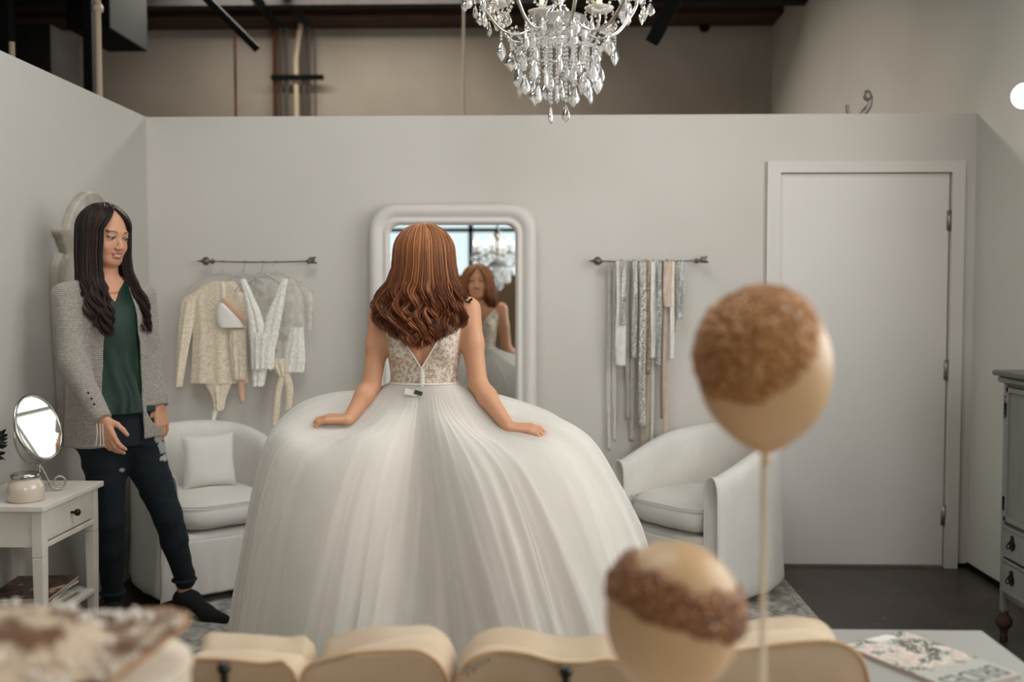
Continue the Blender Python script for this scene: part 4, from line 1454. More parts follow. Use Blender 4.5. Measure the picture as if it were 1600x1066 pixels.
def cloth(name, c, alpha=0.75, c2=None, holes=60, edge=0.5):
    """lace or net: opaque threads with see-through gaps"""
    N = NT(name)
    N.b.inputs['Base Color'].default_value = (*lin(c), 1)
    N.b.inputs['Roughness'].default_value = 0.9
    out = N.t.nodes['Material Output']
    tr = N.n('ShaderNodeBsdfTransparent'); mx = N.n('ShaderNodeMixShader')
    co = N.n('ShaderNodeTexCoord')
    no = N.n('ShaderNodeTexNoise', i_Scale=float(holes), i_Detail=3.0)
    N.l(co.outputs['Object'], no.inputs['Vector'])
    mr_ = N.n('ShaderNodeMapRange')
    mr_.inputs['From Min'].default_value = 0.42; mr_.inputs['From Max'].default_value = 0.56
    mr_.inputs['To Min'].default_value = alpha; mr_.inputs['To Max'].default_value = min(1, alpha + 0.35)
    N.l(no.outputs[0], mr_.inputs[0]); N.l(mr_.outputs[0], mx.inputs[0])
    N.l(tr.outputs[0], mx.inputs[1]); N.l(N.b.outputs[0], mx.inputs[2]); N.l(mx.outputs[0], out.inputs['Surface'])
    return N.m


M['cream_lace'] = cloth('cream_lace', (236, 220, 196), 0.80, holes=90)
M['ivory_lace'] = cloth('ivory_lace', (240, 236, 226), 0.76, holes=90)
M['sheer'] = cloth('sheer_net', (226, 220, 210), 0.22, holes=20)
M['white_satin'] = mat('white_satin', (236, 230, 220), 0.4)
M['peach'] = mat('peach_satin', (222, 176, 146), 0.45)


def panel(rows, Y, depth, folds, amp, seed, scal=0.0, n=34, nc=30):
    """closed hanging cloth volume. rows: (y_px, xl_px, xr_px). Front and back sheets with folds; scal: scalloped lower edge in m"""
    r = np.array([(W(xl, y, Y).x, W(xr, y, Y).x, W(xl, y, Y).z) for y, xl, xr in rows])
    t = np.linspace(0, len(rows) - 1, n)
    g = np.stack([np.interp(t, np.arange(len(rows)), r[:, k]) for k in range(3)], 1)
    if len(rows) > 2:
        g = spline(r, n)
    u = np.linspace(0, 1, nc)
    rng = np.random.default_rng(seed)
    ph = rng.uniform(0, 6.28, 4)
    V = []
    for side in (0, 1):
        for i in range(n):
            v = i / (n - 1)
            uu = u if side == 0 else u[::-1]
            xs = g[i, 0] + (g[i, 1] - g[i, 0]) * uu
            f = amp * (0.3 + 0.7 * v) * (np.sin(folds * uu * 2 * PI + ph[0] + 0.8 * np.sin(v * 2 + ph[2])) + 0.4 * np.sin(folds * 1.9 * uu * 2 * PI + ph[1]))
            bul = depth * np.sqrt(np.clip(1 - (2 * uu - 1) ** 2, 0, 1))
            ys = Y + (-bul if side == 0 else bul * 0.35) + f * (1 - (2 * uu - 1) ** 6)
            zs = np.full(nc, g[i, 2])
            if scal and v > 0.85:
                zs = zs - scal * (v - 0.85) / 0.15 * np.abs(np.sin(uu * PI * max(2, round((g[i, 1] - g[i, 0]) / 0.025))))
            V.append(np.stack([xs, ys, zs], 1))
    V = np.array(V)  # (2n, nc, 3)
    A = V[:n]; B = V[n:]
    ring = np.concatenate([A, B], 1)  # n x 2nc
    return ring.reshape(-1, 3), grid_faces(n, 2 * nc, cv=True)


def garment(name, label, cat, parts, hang_px, group=None):
    h = W(*hang_px, RY)
    t = thing(name, label, cat, (h.x, RY, h.z), group)
    for pname, m_, rows, dY, depth, folds, amp, scal in parts:
        v, f = panel(rows, RY - dY, depth, folds, amp, abs(hash(pname + str(rows[0]))) % 1000 if False else int(rows[0][0] + rows[0][1]), scal)
        MB().add(v, f).build(pname, M[m_], t)
    return t


def hanger(pc, w_px, Y, label, drop=30):
    """clear hanger; pc: pixel where the hook meets the rod"""
    top = W(*pc, RY)
    s_ = RY / FPX
    hw = w_px / 2 * s_; d = drop * s_
    t = thing('clothes_hanger', label, 'hanger', tuple(top), 'clear hangers on the arrow rod')
    top.z -= 0.006
    hk_ = [(top.x - 0.007, RY, top.z - 0.006), (top.x - 0.006, RY, top.z + 0.005), (top.x, RY, top.z + 0.009), (top.x + 0.007, RY, top.z + 0.003), (top.x + 0.006, RY, top.z - 0.008), (top.x, RY - 0.004, top.z - 0.02), (top.x, RY - Y, top.z - d * 0.55)]
    MB().tube(spline(hk_, 26), 0.0013, 6).build('hook', M['silver'], t)
    body = spline([(top.x - hw, RY - Y, top.z - d * 1.55), (top.x - hw * 0.6, RY - Y, top.z - d * 0.95), (top.x, RY - Y, top.z - d * 0.6), (top.x + hw * 0.6, RY - Y, top.z - d * 0.95), (top.x + hw, RY - Y, top.z - d * 1.55)], 30)
    MB().tube(body, 0.0042, 8).build('shoulder_bar', mat('clear_plastic', (226, 224, 220), 0.15, trans=0.5), t)


hanger((348, 408), 120, 0.010, 'clear hanger under the cream long-sleeved lace bodysuit')
hanger((382, 408), 84, 0.030, 'clear hanger holding the small white bralette')
hanger((411, 408), 84, 0.045, 'clear hanger holding the plunging white lace slip')
hanger((432, 408), 118, 0.020, 'clear hanger whose bar end shows past the sheer robe', 30)

garment('lace_bodysuit', 'cream long-sleeved lace bodysuit hanging at the end of the rod by the corner', 'bodysuit', [
    ('bodice', 'cream_lace', [(440, 332, 366), (450, 310, 374), (470, 298, 384), (510, 301, 386), (560, 300, 386), (597, 298, 388)], 0.012, 0.028, 3, 0.004, 0.010),
    ('brief', 'cream_lace', [(590, 316, 366), (605, 322, 360), (620, 330, 354), (640, 334, 350)], 0.020, 0.016, 2, 0.003, 0.006),
    ('sleeve', 'cream_lace', [(448, 322, 340), (458, 300, 326), (470, 284, 312), (500, 280, 304), (550, 276, 294), (604, 273, 285)], 0.018, 0.020, 1.5, 0.003, 0.0),
    ('suspender_strap', 'ivory_lace', [(640, 333, 343), (650, 331, 338), (660, 329, 336)], 0.024, 0.004, 1, 0.002, 0.0)], (348, 412))
garment('bralette', 'small white bralette with thin straps in front of the cream bodysuit', 'bra', [
    ('cup', 'white_satin', [(474, 342, 350), (484, 338, 364), (500, 338, 378), (512, 342, 382)], 0.055, 0.020, 1, 0.001, 0.0),
    ('strap', 'white_satin', [(440, 344, 350), (455, 346, 352), (474, 346, 351)], 0.048, 0.003, 1, 0.0, 0.0),
    ('strap', 'peach', [(466, 346, 353), (480, 356, 366), (496, 372, 382), (504, 380, 388)], 0.070, 0.003, 1, 0.0, 0.0)], (382, 412))
garment('lace_slip', 'white lace slip with deep plunging neckline at the middle of the rod', 'slip', [
    ('shoulder_panel', 'ivory_lace', [(436, 374, 384), (460, 380, 395), (490, 385, 408), (515, 388, 414), (530, 390, 416)], 0.094, 0.016, 2, 0.003, 0.0),
    ('shoulder_panel', 'ivory_lace', [(436, 440, 450), (460, 430, 446), (490, 417, 441), (515, 411, 436), (530, 409, 432)], 0.094, 0.016, 2, 0.003, 0.0),
    ('skirt_panel', 'ivory_lace', [(520, 388, 436), (545, 391, 430), (565, 392, 429), (575, 393, 428)], 0.088, 0.026, 4, 0.004, 0.008),
    ('tail_panel', 'ivory_lace', [(565, 394, 420), (585, 394, 416), (602, 394, 413)], 0.080, 0.014, 2, 0.003, 0.006)], (411, 412))
garment('sheer_robe', 'sheer white robe with a lace-edged sleeve and hanging belt, nearest the gown', 'robe', [
    ('robe_body', 'sheer', [(432, 400, 452), (445, 398, 470), (480, 396, 476), (530, 400, 474), (560, 406, 470), (580, 414, 464)], 0.014, 0.024, 4, 0.004, 0.004),
    ('lace_hem', 'ivory_lace', [(512, 452, 474), (540, 446, 476), (560, 440, 477), (580, 436, 475)], 0.024, 0.018, 3, 0.003, 0.008),
    ('robe_sleeve', 'sheer', [(438, 456, 470), (455, 470, 486), (480, 478, 489), (515, 480, 486)], 0.020, 0.012, 1, 0.002, 0.0),
    ('waist_gather', 'cream_lace', [(560, 412, 460), (575, 424, 456), (588, 434, 452)], 0.030, 0.014, 4, 0.003, 0.0),
    ('belt', 'cream_lace', [(584, 437, 448), (610, 430, 440), (640, 427, 437), (664, 425, 434)], 0.034, 0.005, 1, 0.002, 0.0),
    ('belt', 'cream_lace', [(584, 440, 452), (605, 446, 458), (635, 446, 456), (640, 444, 452)], 0.036, 0.005, 1, 0.002, 0.0)], (432, 412))
garment('satin_slip', 'cream satin slip with a peach ribbon tail hanging between bodysuit and lace slip', 'slip', [
    ('slip_body', 'cream_lace', [(515, 358, 384), (540, 358, 385), (570, 361, 385), (592, 364, 384)], 0.045, 0.014, 3, 0.003, 0.006),
    ('ribbon_tail', 'peach', [(594, 372, 382), (610, 373, 382), (626, 375, 381)], 0.045, 0.004, 1, 0.001, 0.0)], (370, 412))


# ---- sashes and ribbons on the other rod
def sash_mat(name, c, sparkle=None, rough=0.5):
    if sparkle is None:
        return mat(name, c, rough, c2=tuple(int(v * 0.94) for v in c), nscale=30)
    N = NT(name)
    co = N.n('ShaderNodeTexCoord')
    v = N.n('ShaderNodeTexVoronoi', i_Scale=150.0); N.l(co.outputs['Object'], v.inputs['Vector'])
    r = N.n('ShaderNodeValToRGB')
    r.color_ramp.elements[0].position = 0.15; r.color_ramp.elements[0].color = (*lin(sparkle), 1)
    r.color_ramp.elements[1].position = 0.55; r.color_ramp.elements[1].color = (*lin(c), 1)
    N.l(v.outputs['Distance'], r.inputs[0]); N.l(r.outputs[0], N.b.inputs['Base Color'])
    N.b.inputs['Roughness'].default_value = 0.3
    N.b.inputs['Metallic'].default_value = 0.35
    b_ = N.n('ShaderNodeBump', i_Strength=0.7, i_Distance=0.003)
    N.l(v.outputs['Distance'], b_.inputs['Height']); N.l(b_.outputs[0], N.b.inputs['Normal'])
    return N.m


SM = {'white': sash_mat('white_ribbon', (230, 226, 218)), 'grey': sash_mat('grey_ribbon', (166, 160, 150)), 'pale': sash_mat('pale_ribbon', (208, 202, 192)),
      'tan': sash_mat('tan_ribbon', (176, 164, 146)), 'taupe': sash_mat('taupe_ribbon', (128, 118, 108)), 'peach': sash_mat('blush_ribbon', (208, 186, 168)),
      'silver': sash_mat('silver_beads', (176, 172, 164), (236, 234, 228)), 'mint': sash_mat('mint_grey_beads', (168, 172, 166), (214, 218, 212)),
      'gold': sash_mat('antique_gold_beads', (148, 130, 106), (206, 192, 166))}
sashes = [  # px left, px right, end y, material, beaded from/to y, label, dY
    (962, 979, 572, 'white', None, 'broad white satin ribbon hanging first on the sash rod beside the mirror side', 0.020),
    (949, 955, 704, 'pale', None, 'long faint pale ribbon hanging outermost behind the broad white one', -0.035),
    (958, 963, 690, 'pale', None, 'second long pale ribbon just behind the broad white one', -0.028),
    (978, 984, 656, 'grey', None, 'narrow grey ribbon right next to the broad white one', 0.010),
    (970, 978, 508, 'silver', (465, 508), 'short silver beaded sash lying over the broad white ribbon', 0.034),
    (985, 993, 690, 'grey', None, 'long grey translucent ribbon ending near the armchair back', 0.004),
    (988, 996, 560, 'silver', (460, 560), 'silver beaded sash with bright crystals, left half of the rod bundle', 0.030),
    (999, 1010, 668, 'silver', (440, 668), 'longest crystal sash, silver on white, in the bundle middle', 0.034),
    (1000, 1018, 704, 'tan', None, 'tan satin ribbon hanging lowest behind the crystal sash', 0.000),
    (1009, 1016, 585, 'gold', (430, 585), 'antique gold beaded sash, darkest of the bundle', 0.024),
    (1016, 1027, 560, 'white', None, 'white lace ribbon just past the antique gold sash', 0.018),
    (1018, 1023, 700, 'pale', None, 'slim pale ribbon reaching down to the armchair back', 0.006),
    (1026, 1034, 572, 'mint', (430, 572), 'grey-green beaded sash past the white lace ribbon', 0.030),
    (1033, 1037, 654, 'taupe', None, 'very thin taupe cord dangling beside the blush ribbon', 0.022),
    (1036, 1050, 480, 'peach', None, 'short wide blush ribbon with a crystal clasp', 0.028),
    (1036, 1046, 690, 'peach', None, 'long blush ribbon under the short wide blush one', 0.002),
    (1047, 1054, 562, 'white', None, 'short white ribbon with tapering end past the blush ones', 0.022),
    (1050, 1057, 520, 'gold', (430, 500), 'thin gold-edged ribbon between the white and the mint tassels', 0.012),
    (1059, 1069, 498, 'mint', (430, 498), 'shortest grey-green beaded sash, last on the rod by the door', 0.024)]
rng = np.random.default_rng(4)
for k, (xl, xr, ye, mk, bead, lab, dY) in enumerate(sashes):
    Yk = RY - dY
    a = W(xl, 409, Yk); b = W(xr, 409, Yk); e_ = W(xl, ye, Yk)
    w_ = b.x - a.x; z0, z1 = a.z + 0.006, e_.z
    n = 46; nc = 7
    V = []
    tw = rng.uniform(-0.2, 0.2)
    for i in range(n):
        v = i / (n - 1)
        z = z0 + (z1 - z0) * v
        if i == 0: z = z0 - 0.004
        sway = 0.003 * math.sin(v * 6 + k) * v
        ww = w_ * (1 - 0.25 * abs(math.sin(v * 4 + k * 1.7)) * (0.4 if mk != 'silver' else 0.1))
        an = tw * math.sin(v * 5 + k)
        yoff = (Yk - RY)
        for j in range(nc):
            q = (j / (nc - 1) - 0.5) * ww
            V.append((a.x + w_ / 2 + sway + q * math.cos(an), RY - 0.006 + yoff + q * math.sin(an) + 0.002 * math.sin(j + v * 9), z))
    t = thing('beaded_belt' if bead else 'satin_ribbon', lab, 'sash' if bead else 'ribbon', (a.x + w_ / 2, RY, a.z), 'sashes and ribbons on the arrow rod')
    mb = MB().add(V, grid_faces(n, nc))
    mb.build('ribbon', SM[mk], t, solid=0.0012)
    # loop over the rod
    MB().tube([(a.x + w_ / 2, Yk - 0.006, a.z - 0.002), (a.x + w_ / 2, RY * 0.5 + Yk * 0.5 - 0.003, a.z + 0.007), (a.x + w_ / 2, RY, a.z + 0.0075), (a.x + w_ / 2, RY + 0.007, a.z + 0.001)], w_ * 0.2, 6, flat=0.3).build('ribbon_loop', SM[mk], t)
    if bead:
        bb = MB()
        zb0, zb1 = W(xl, bead[0], Yk).z, W(xl, bead[1], Yk).z
        cnt = int((zb0 - zb1) / 0.008)
        for i in range(cnt):
            z = zb0 + (zb1 - zb0) * i / cnt
            v = (z - z0) / (z1 - z0)
            for _ in range(2):
                bb.ell((a.x + w_ / 2 + rng.uniform(-.4, .4) * w_ + 0.003 * math.sin(v * 6 + k) * v, Yk - 0.008 - 0.003, z + rng.uniform(-.003, .003)), rng.uniform(0.0022, 0.0042), nu=5, nv=6)
        bb.build('beads', SM[mk], t)['kind'] = 'stuff'

# ================================================================== CHANDELIER
N = NT('crystal')
N.b.inputs['Base Color'].default_value = (0.96, 0.96, 0.95, 1)
N.b.inputs['Roughness'].default_value = 0.0
N.b.inputs['Transmission Weight'].default_value = 0.90
N.b.inputs['IOR'].default_value = 1.5
N.b.inputs['Emission Color'].default_value = (0, 0, 0, 1)
M['crystal'] = N.m
M['chrome'] = mat('pale_chrome', (206, 204, 198), 0.15, metal=1.0)
M['bobeche'] = mat('frosted_glass_dish', (226, 222, 214), 0.2, trans=0.35)
M['candle'] = mat('ivory_candle_tube', (232, 222, 205), 0.5)
M['bulb'] = emis('warm_bulb', (255, 214, 160), 14.0)


def almond(mb, top, L, Wd, flip=0.0):
    """faceted drop hanging from top"""
    x, y, z = top
    c, s_ = math.cos(flip), math.sin(flip)
    rings = [(0.0, 0.04), (-0.12, 0.16), (-0.45, 0.42), (-0.68, 0.5), (-0.86, 0.34), (-1.0, 0.02)]
    V = []
    for zz_, r in rings:
        for k in range(8):
            a = k * PI / 4 + 0.2
            px, py = math.cos(a) * r * Wd, math.sin(a) * r * Wd * 0.5
            V.append((x + px * c - py * s_, y + px * s_ + py * c, z + zz_ * L))
    mb.add(V, grid_faces(len(rings), 8, cv=True)[:, ::-1].copy())


def kite(mb, top, L, Wd, flip=0.0):
    x, y, z = top
    c, s_ = math.cos(flip), math.sin(flip)
    rings = [(0.0, 0.05, 0.05), (-0.25, 0.30, 0.2), (-0.58, 0.52, 0.26), (-0.80, 0.30, 0.16), (-1.0, 0.02, 0.02)]
    V = []
    for zz_, r, d in rings:
        for k in range(6):
            a = k * PI / 3
            px, py = math.cos(a) * r * Wd, math.sin(a) * d * Wd
            V.append((x + px * c - py * s_, y + px * s_ + py * c, z + zz_ * L))
    mb.add(V, grid_faces(len(rings), 6, cv=True)[:, ::-1].copy())


def beadv(mb, p, r):
    mb.ell(p, r, nu=5, nv=7)


def swag(a, b, sag, nb, r=0.0055):
    a, b = Vector(a), Vector(b)
    mb = MB()
    for i in range(nb + 1):
        t = i / nb
        beadv(mb, a.lerp(b, t) - Vector((0, 0, sag * 4 * t * (1 - t))), r)
    return mb


def make_chandelier(name, c, label, rodtop, full=True):
    """c: centre of the crystal bowl"""
    t = thing(name, label, 'chandelier', c)
    L = lambda x, y, z: (x, y, z)
    kw = dict(parent=t, world=False)
    MB().lathe([(0, -0.075), (0.016, -0.070), (0.022, -0.055), (0.018, -0.045), (0.045, -0.035), (0.082, -0.005), (0.092, 0.022), (0.088, 0.024), (0.07, 0.0), (0.03, -0.012), (0, -0.014)], (0, 0, 0), 20).build('glass_bowl', M['crystal'], smooth=False, **kw)
    MB().lathe([(0, 0.0), (0.02, 0.0), (0.032, 0.02), (0.022, 0.04), (0.016, 0.07), (0.03, 0.09), (0.04, 0.12), (0.03, 0.15), (0.014, 0.17), (0.012, 0.26), (0.03, 0.29), (0.045, 0.33), (0.03, 0.37), (0.012, 0.40), (0.01, 0.55), (0, 0.55)], (0, 0, 0), 24).build('centre_column', M['chrome'], **kw)
    MB().tube([(0, 0, 0.55), (0, 0, rodtop)], 0.006, 8).build('hanging_chain', M['chrome'], **kw)
    MB().lathe([(0, rodtop - 0.03), (0.03, rodtop - 0.03), (0.06, rodtop - 0.01), (0.06, rodtop), (0, rodtop)], (0, 0, 0), 24).build('ceiling_rose', M['chrome'], **kw)
    nA = 8
    tips = []
    for k in range(nA):
        a = 2 * PI * k / nA + 0.2
        ca, sa = math.cos(a), math.sin(a)
        pr = spline([(0.02, 0.06), (0.07, 0.0), (0.13, -0.035), (0.19, -0.02), (0.235, 0.03), (0.262, 0.075), (0.262, 0.10)], 26)
        MB().tube([(r * ca, r * sa, z) for r, z in pr], 0.006, 10).build('arm', M['chrome'], **kw)
        tx, ty, tz = 0.262 * ca, 0.262 * sa, 0.10
        tips.append((tx, ty, tz))
        bo = MB().lathe([(0, 0), (0.02, 0.0), (0.042, 0.006), (0.052, 0.018), (0.049, 0.018), (0.038, 0.010), (0, 0.006)], (tx, ty, tz), 20).build('bobeche', M['bobeche'], **kw)
        cd_ = MB().lathe([(0, 0.006), (0.014, 0.006), (0.017, 0.03), (0.011, 0.035), (0.011, 0.11), (0, 0.11)], (tx, ty, tz), 16).build('candle_tube', M['candle'], **kw)
        o = MB().lathe([(0, 0.11), (0.007, 0.112), (0.015, 0.13), (0.016, 0.145), (0.009, 0.165), (0.001, 0.185), (0, 0.185)], (tx, ty, tz), 14).build('bulb', M['bulb'], parent=cd_, world=False)
        o.location = (0, 0, 0)
        if full:
            # drops around each dish
            for j in range(6):
                b_ = 2 * PI * j / 6 + k
                p = (tx + 0.047 * math.cos(b_), ty + 0.047 * math.sin(b_), tz + 0.008)
                mb = MB()
                nb = 2 + (j + k) % 3
                for q in range(nb):
                    beadv(mb, (p[0], p[1], p[2] - 0.010 * q - 0.004), 0.005)
                (kite if (j + k) % 2 else almond)(mb, (p[0], p[1], p[2] - 0.010 * nb - 0.002), 0.044 + 0.008 * (j % 2), 0.034, b_)
                mb.build('crystal_drop', M['crystal'], smooth=False, parent=t, world=False)
            # pear drop under the arm
            mb = MB()
            for q in range(3):
                beadv(mb, (0.19 * ca, 0.19 * sa, -0.03 - 0.011 * q), 0.0055)
            kite(mb, (0.19 * ca, 0.19 * sa, -0.062), 0.062, 0.045, a + 0.7)
            mb.build('crystal_drop', M['crystal'], smooth=False, parent=t, world=False)
    if full:
        for k in range(nA):
            a, b = tips[k], tips[(k + 1) % nA]
            swag((a[0] * .86, a[1] * .86, a[2] + .0), (b[0] * .86, b[1] * .86, b[2]), 0.10, 18).build('bead_swag', M['crystal'], smooth=False, **kw)
            # from the arm tip to the column top
            swag((a[0], a[1], a[2] + .02), (0.04 * a[0] / .262, 0.04 * a[1] / .262, 0.33), 0.05, 24, 0.0065).build('bead_swag', M['crystal'], smooth=False, **kw)
        # lower beaded ring with drops
        mb = MB()
        R1 = 0.135
        for i in range(64):
            a = 2 * PI * i / 64
            beadv(mb, (R1 * math.cos(a), R1 * math.sin(a), -0.085), 0.0065)
        mb.build('bead_ring', M['crystal'], smooth=False, **kw)
        for k in range(20):
            a = 2 * PI * k / 20
            x, y = R1 * math.cos(a), R1 * math.sin(a)
            mb = swag((x, y, -0.085), (x * 1.25, y * 1.25, -0.03), 0.01, 5, 0.0055)
            nb = 2 + (k * 7) % 5
            for q in range(nb):
                beadv(mb, (x, y, -0.095 - 0.0125 * q), 0.0062)
            z = -0.10 - 0.0125 * nb
            if k % 2: kite(mb, (x * .93, y * .93, -0.09), .05, .04, a)
            (almond, kite)[k % 2](mb, (x, y, z), 0.066, 0.044 if k % 2 else 0.034, a * 1.7)
            mb.build('crystal_drop', M['crystal'], smooth=False, parent=t, world=False)
        for k, (R_, nbm, a) in enumerate(((0.07, 12, 0.6), (0.064, 18, 4.3), (0.06, 11, 2.1), (0.075, 14, 5.4), (0.03, 17, 5.6), (0.05, 13, 4.6), (0.095, 11, 0.0), (0.10, 9, 2.7), (.03, 9, 3.3), (.09, 13, 3.9), (.085, 8, 5.0), (.04, 11, 1.2))):
            x, y = R_ * math.cos(a), R_ * math.sin(a)
            mb = MB()
            z = -0.03
            for q in range(nbm):
                beadv(mb, (x, y, z - 0.0135 * q), 0.0066)
            almond(mb, (x, y, z - 0.0135 * nbm), 0.058, 0.034, a)
            mb.build('crystal_strand', M['crystal'], smooth=False, parent=t, world=False)
        for k in range(10):
            a = 2 * PI * k / 10 + .3
            mb = MB(); x, y = 0.088 * math.cos(a), 0.088 * math.sin(a)
            beadv(mb, (x, y, 0.012), 0.007)
            kite(mb, (x, y, 0.006), 0.06, 0.046, a + 1.2)
            mb.build('crystal_drop', M['crystal'], smooth=False, parent=t, world=False)
    return t


cc = W(873, 40, 3.30)
make_chandelier('crystal_chandelier', tuple(cc), 'crystal chandelier with bead strands and glass drops above the bride', CH - cc.z)
make_chandelier('crystal_chandelier', (-0.46, -1.25, 1.93), 'second lit chandelier, seen only in the mirror behind the bride', CH - 1.93, full=True)

# ================================================================== PEOPLE
M['skin'] = mat('skin', (214, 166, 138), 0.5, attr='Col', sub=0.12)
SKIN = lin((216, 166, 136))
V3 = lambda *a: np.array(a, float)


def nrmz(v):
    v = np.array(tuple(v), float)
    return v / np.linalg.norm(v)


def frame(f, u=(0, 0, 1)):
    f = nrmz(f); u = np.array(tuple(u), float)
    u = nrmz(u - (u @ f) * f)
    return np.cross(f, u), f, u       # side (the person's right is +s), forward, up


def add_head(mb, c, f, u, neck_to, smile, skin, lipc, browc, h=0.0026):
    s, f, u = frame(f, u)
    c = np.array(tuple(c), float)
    R = np.stack([s, f, u], 1)
    P = lambda a, b, d: c + s * a + f * b + u * d
    F = Field(c - 0.17, c + 0.17, h)
    F.ell(P(0, -.012, .020), (.075, .094, .098), R, 0.01)
    F.ell(P(0, .030, -.028), (.059, .062, .082), R, 0.03)
    F.ell(P(0, .044, -.074), (.040, .040, .030), R, 0.03)
    F.ell(P(0, .076, -.098), (.018, .014, .014), R, 0.022)
    for q in (-1, 1):
        F.ell(P(q * .034, .064, -.038), (.022, .020, .024), R, 0.02)
        F.cone(P(q * .045, .0, -.055), P(q * .022, .06, -.092), .018, .014, 0.03)
        F.ell(P(q * .077, -.008, -.010), (.008, .018, .030), R, 0.008)
    F.ell(P(0, .080, .022), (.046, .012, .011), R, 0.016)
    for q in (-1, 1):
        F.ell(P(q * .031, .0975, .001), (.017, .011, .0105), R, 0.012, op='s')
        F.ell(P(q * .031, .082, .007), (.016, .008, .005), R, 0.006)
        F.ell(P(q * .031, .081, -.008), (.015, .007, .004), R, 0.006)
    F.cone(P(0, .088, .004), P(0, .108, -.034), .0065, .0105, 0.010)
    for q in (-1, 1):
        F.ell(P(q * .0105, .101, -.038), (.0075, .009, .007), R, 0.006)
    wd = 0.025 if smile else 0.021
    F.ell(P(0, .0935, -.0615), (wd, .008, .0055), R, 0.005)
    F.ell(P(0, .0925, -.0735), (wd * .8, .009, .0065), R, 0.005)
    F.ell(P(0, .1015, -.0672), (wd * .75, .006,   .0022 if not smile else .0026), R, 0.003, op='s')
    F.cone(P(0, -.02, -.05), neck_to, .050, .052, 0.03)
    V, Fc = F.mesh('h')
    q = (V - c) @ R
    col = np.tile(np.array(skin), (len(V), 1))
    x, y, z = q.T

    def paint(m, c2, k=1.0):
        col[m] = col[m] * (1 - k) + np.array(c2) * k
    zl = z + 0.0675 - (0.45 * (np.abs(x) ** 2) / 0.03 if smile else 0)
    lip = ((x / (wd * 1.02)) ** 2 + (zl / .0105) ** 2 < 1) & (y > .078)
    paint(lip, lipc, 0.8)
    if smile:
        paint(((x / (wd * .8)) ** 2 + (zl / .0034) ** 2 < 1) & (y > .08), lin((222, 208, 196)))
    else:
        paint(((x / wd) ** 2 + (zl / .0014) ** 2 < 1) & (y > .08), lin((110, 60, 50)))
    ax_ = np.abs(x)
    paint((ax_ > .014) & (ax_ < .050) & (np.abs(z - .0215 - .15 * (.03 - np.abs(ax_ - .032))) < .0032) & (y > .05), browc, .8)
    paint(((ax_ - .031) ** 2 / .0165 ** 2 + (z - .0015) ** 2 / .0075 ** 2 < 1) & (y > .062), lin((60, 42, 34)), .75)
    paint((ax_ - .036) ** 2 / .02 ** 2 + (z + .036) ** 2 / .018 ** 2 < 1, lin((214, 140, 120)), .25)
    mb.add(V, Fc, col)
    return R, P


def add_hand(mb, w, d, n, thumb, fore, skin, curl=(20, 30, 25), spread=1.0, sc=1.0, h=0.0026, rw=0.021):
    """w wrist, d finger direction, n back-of-hand normal, thumb: direction of the thumb side, fore: a point up the forearm"""
    w = np.array(tuple(w), float)
    d = nrmz(d); n = nrmz(n - (np.array(n) @ d) * d)
    t = np.cross(d, n)
    if t @ np.array(tuple(thumb), float) < 0: t = -t
    F = Field(w - 0.24 * sc, w + 0.24 * sc, h)
    fo = np.array(tuple(fore), float)
    fo = w + nrmz(fo - w) * 0.10
    F.cone(fo, w, rw * 1.35, rw, 0.01)
    pl = .082 * sc
    lens = (.060, .074, .079, .071)
    offs = (-.029, -.010, .010, .029)
    for i, (L, o) in enumerate(zip(lens, offs)):
        k = w + d * (pl - abs(o - .008) * .25) + t * o * sc
        F.cone(w + t * o * .55 * sc + d * .004, k, .0125 * sc, .0105 * sc, 0.012)
        p = k; a = 0.0
        dd = nrmz(d + t * o * 3.0 * spread)
        for j, (fr, r0, r1) in enumerate(((.45, .0092, .0082), (.30, .0082, .0074), (.25, .0074, .006))):
            a += math.radians(curl[j]) * (1 + 0.12 * (1.5 - i))
            v = dd * math.cos(a) - n * math.sin(a)
            q = p + v * L * fr * sc
            F.cone(p, q, r0 * sc, r1 * sc, 0.0035)
            p = q
    b = w + t * .020 * sc + d * .016 * sc - n * .006
    m_ = b + nrmz(t * .75 + d * .75 - n * .35) * .038 * sc
    e_ = m_ + nrmz(t * .35 + d * .95 - n * .35) * .030 * sc
    g_ = e_ + nrmz(t * .15 + d * 1.0 - n * .4) * .024 * sc
    F.cone(b, m_, .0135 * sc, .0105 * sc, 0.012); F.cone(m_, e_, .0100 * sc, .0090 * sc, 0.004); F.cone(e_, g_, .0090 * sc, .0070 * sc, 0.004)
    V, Fc = F.mesh('hand')
    mb.add(V, Fc, np.tile(np.array(skin), (len(V), 1)))


M['hairB'] = None


def hair_mat(name):
    N = NT(name)
    at = N.n('ShaderNodeAttribute', attribute_name='Col')
    N.l(at.outputs['Color'], N.b.inputs['Base Color'])
    N.b.inputs['Roughness'].default_value = 0.5
    N.b.inputs['Specular IOR Level'].default_value = 0.32
    return N.m


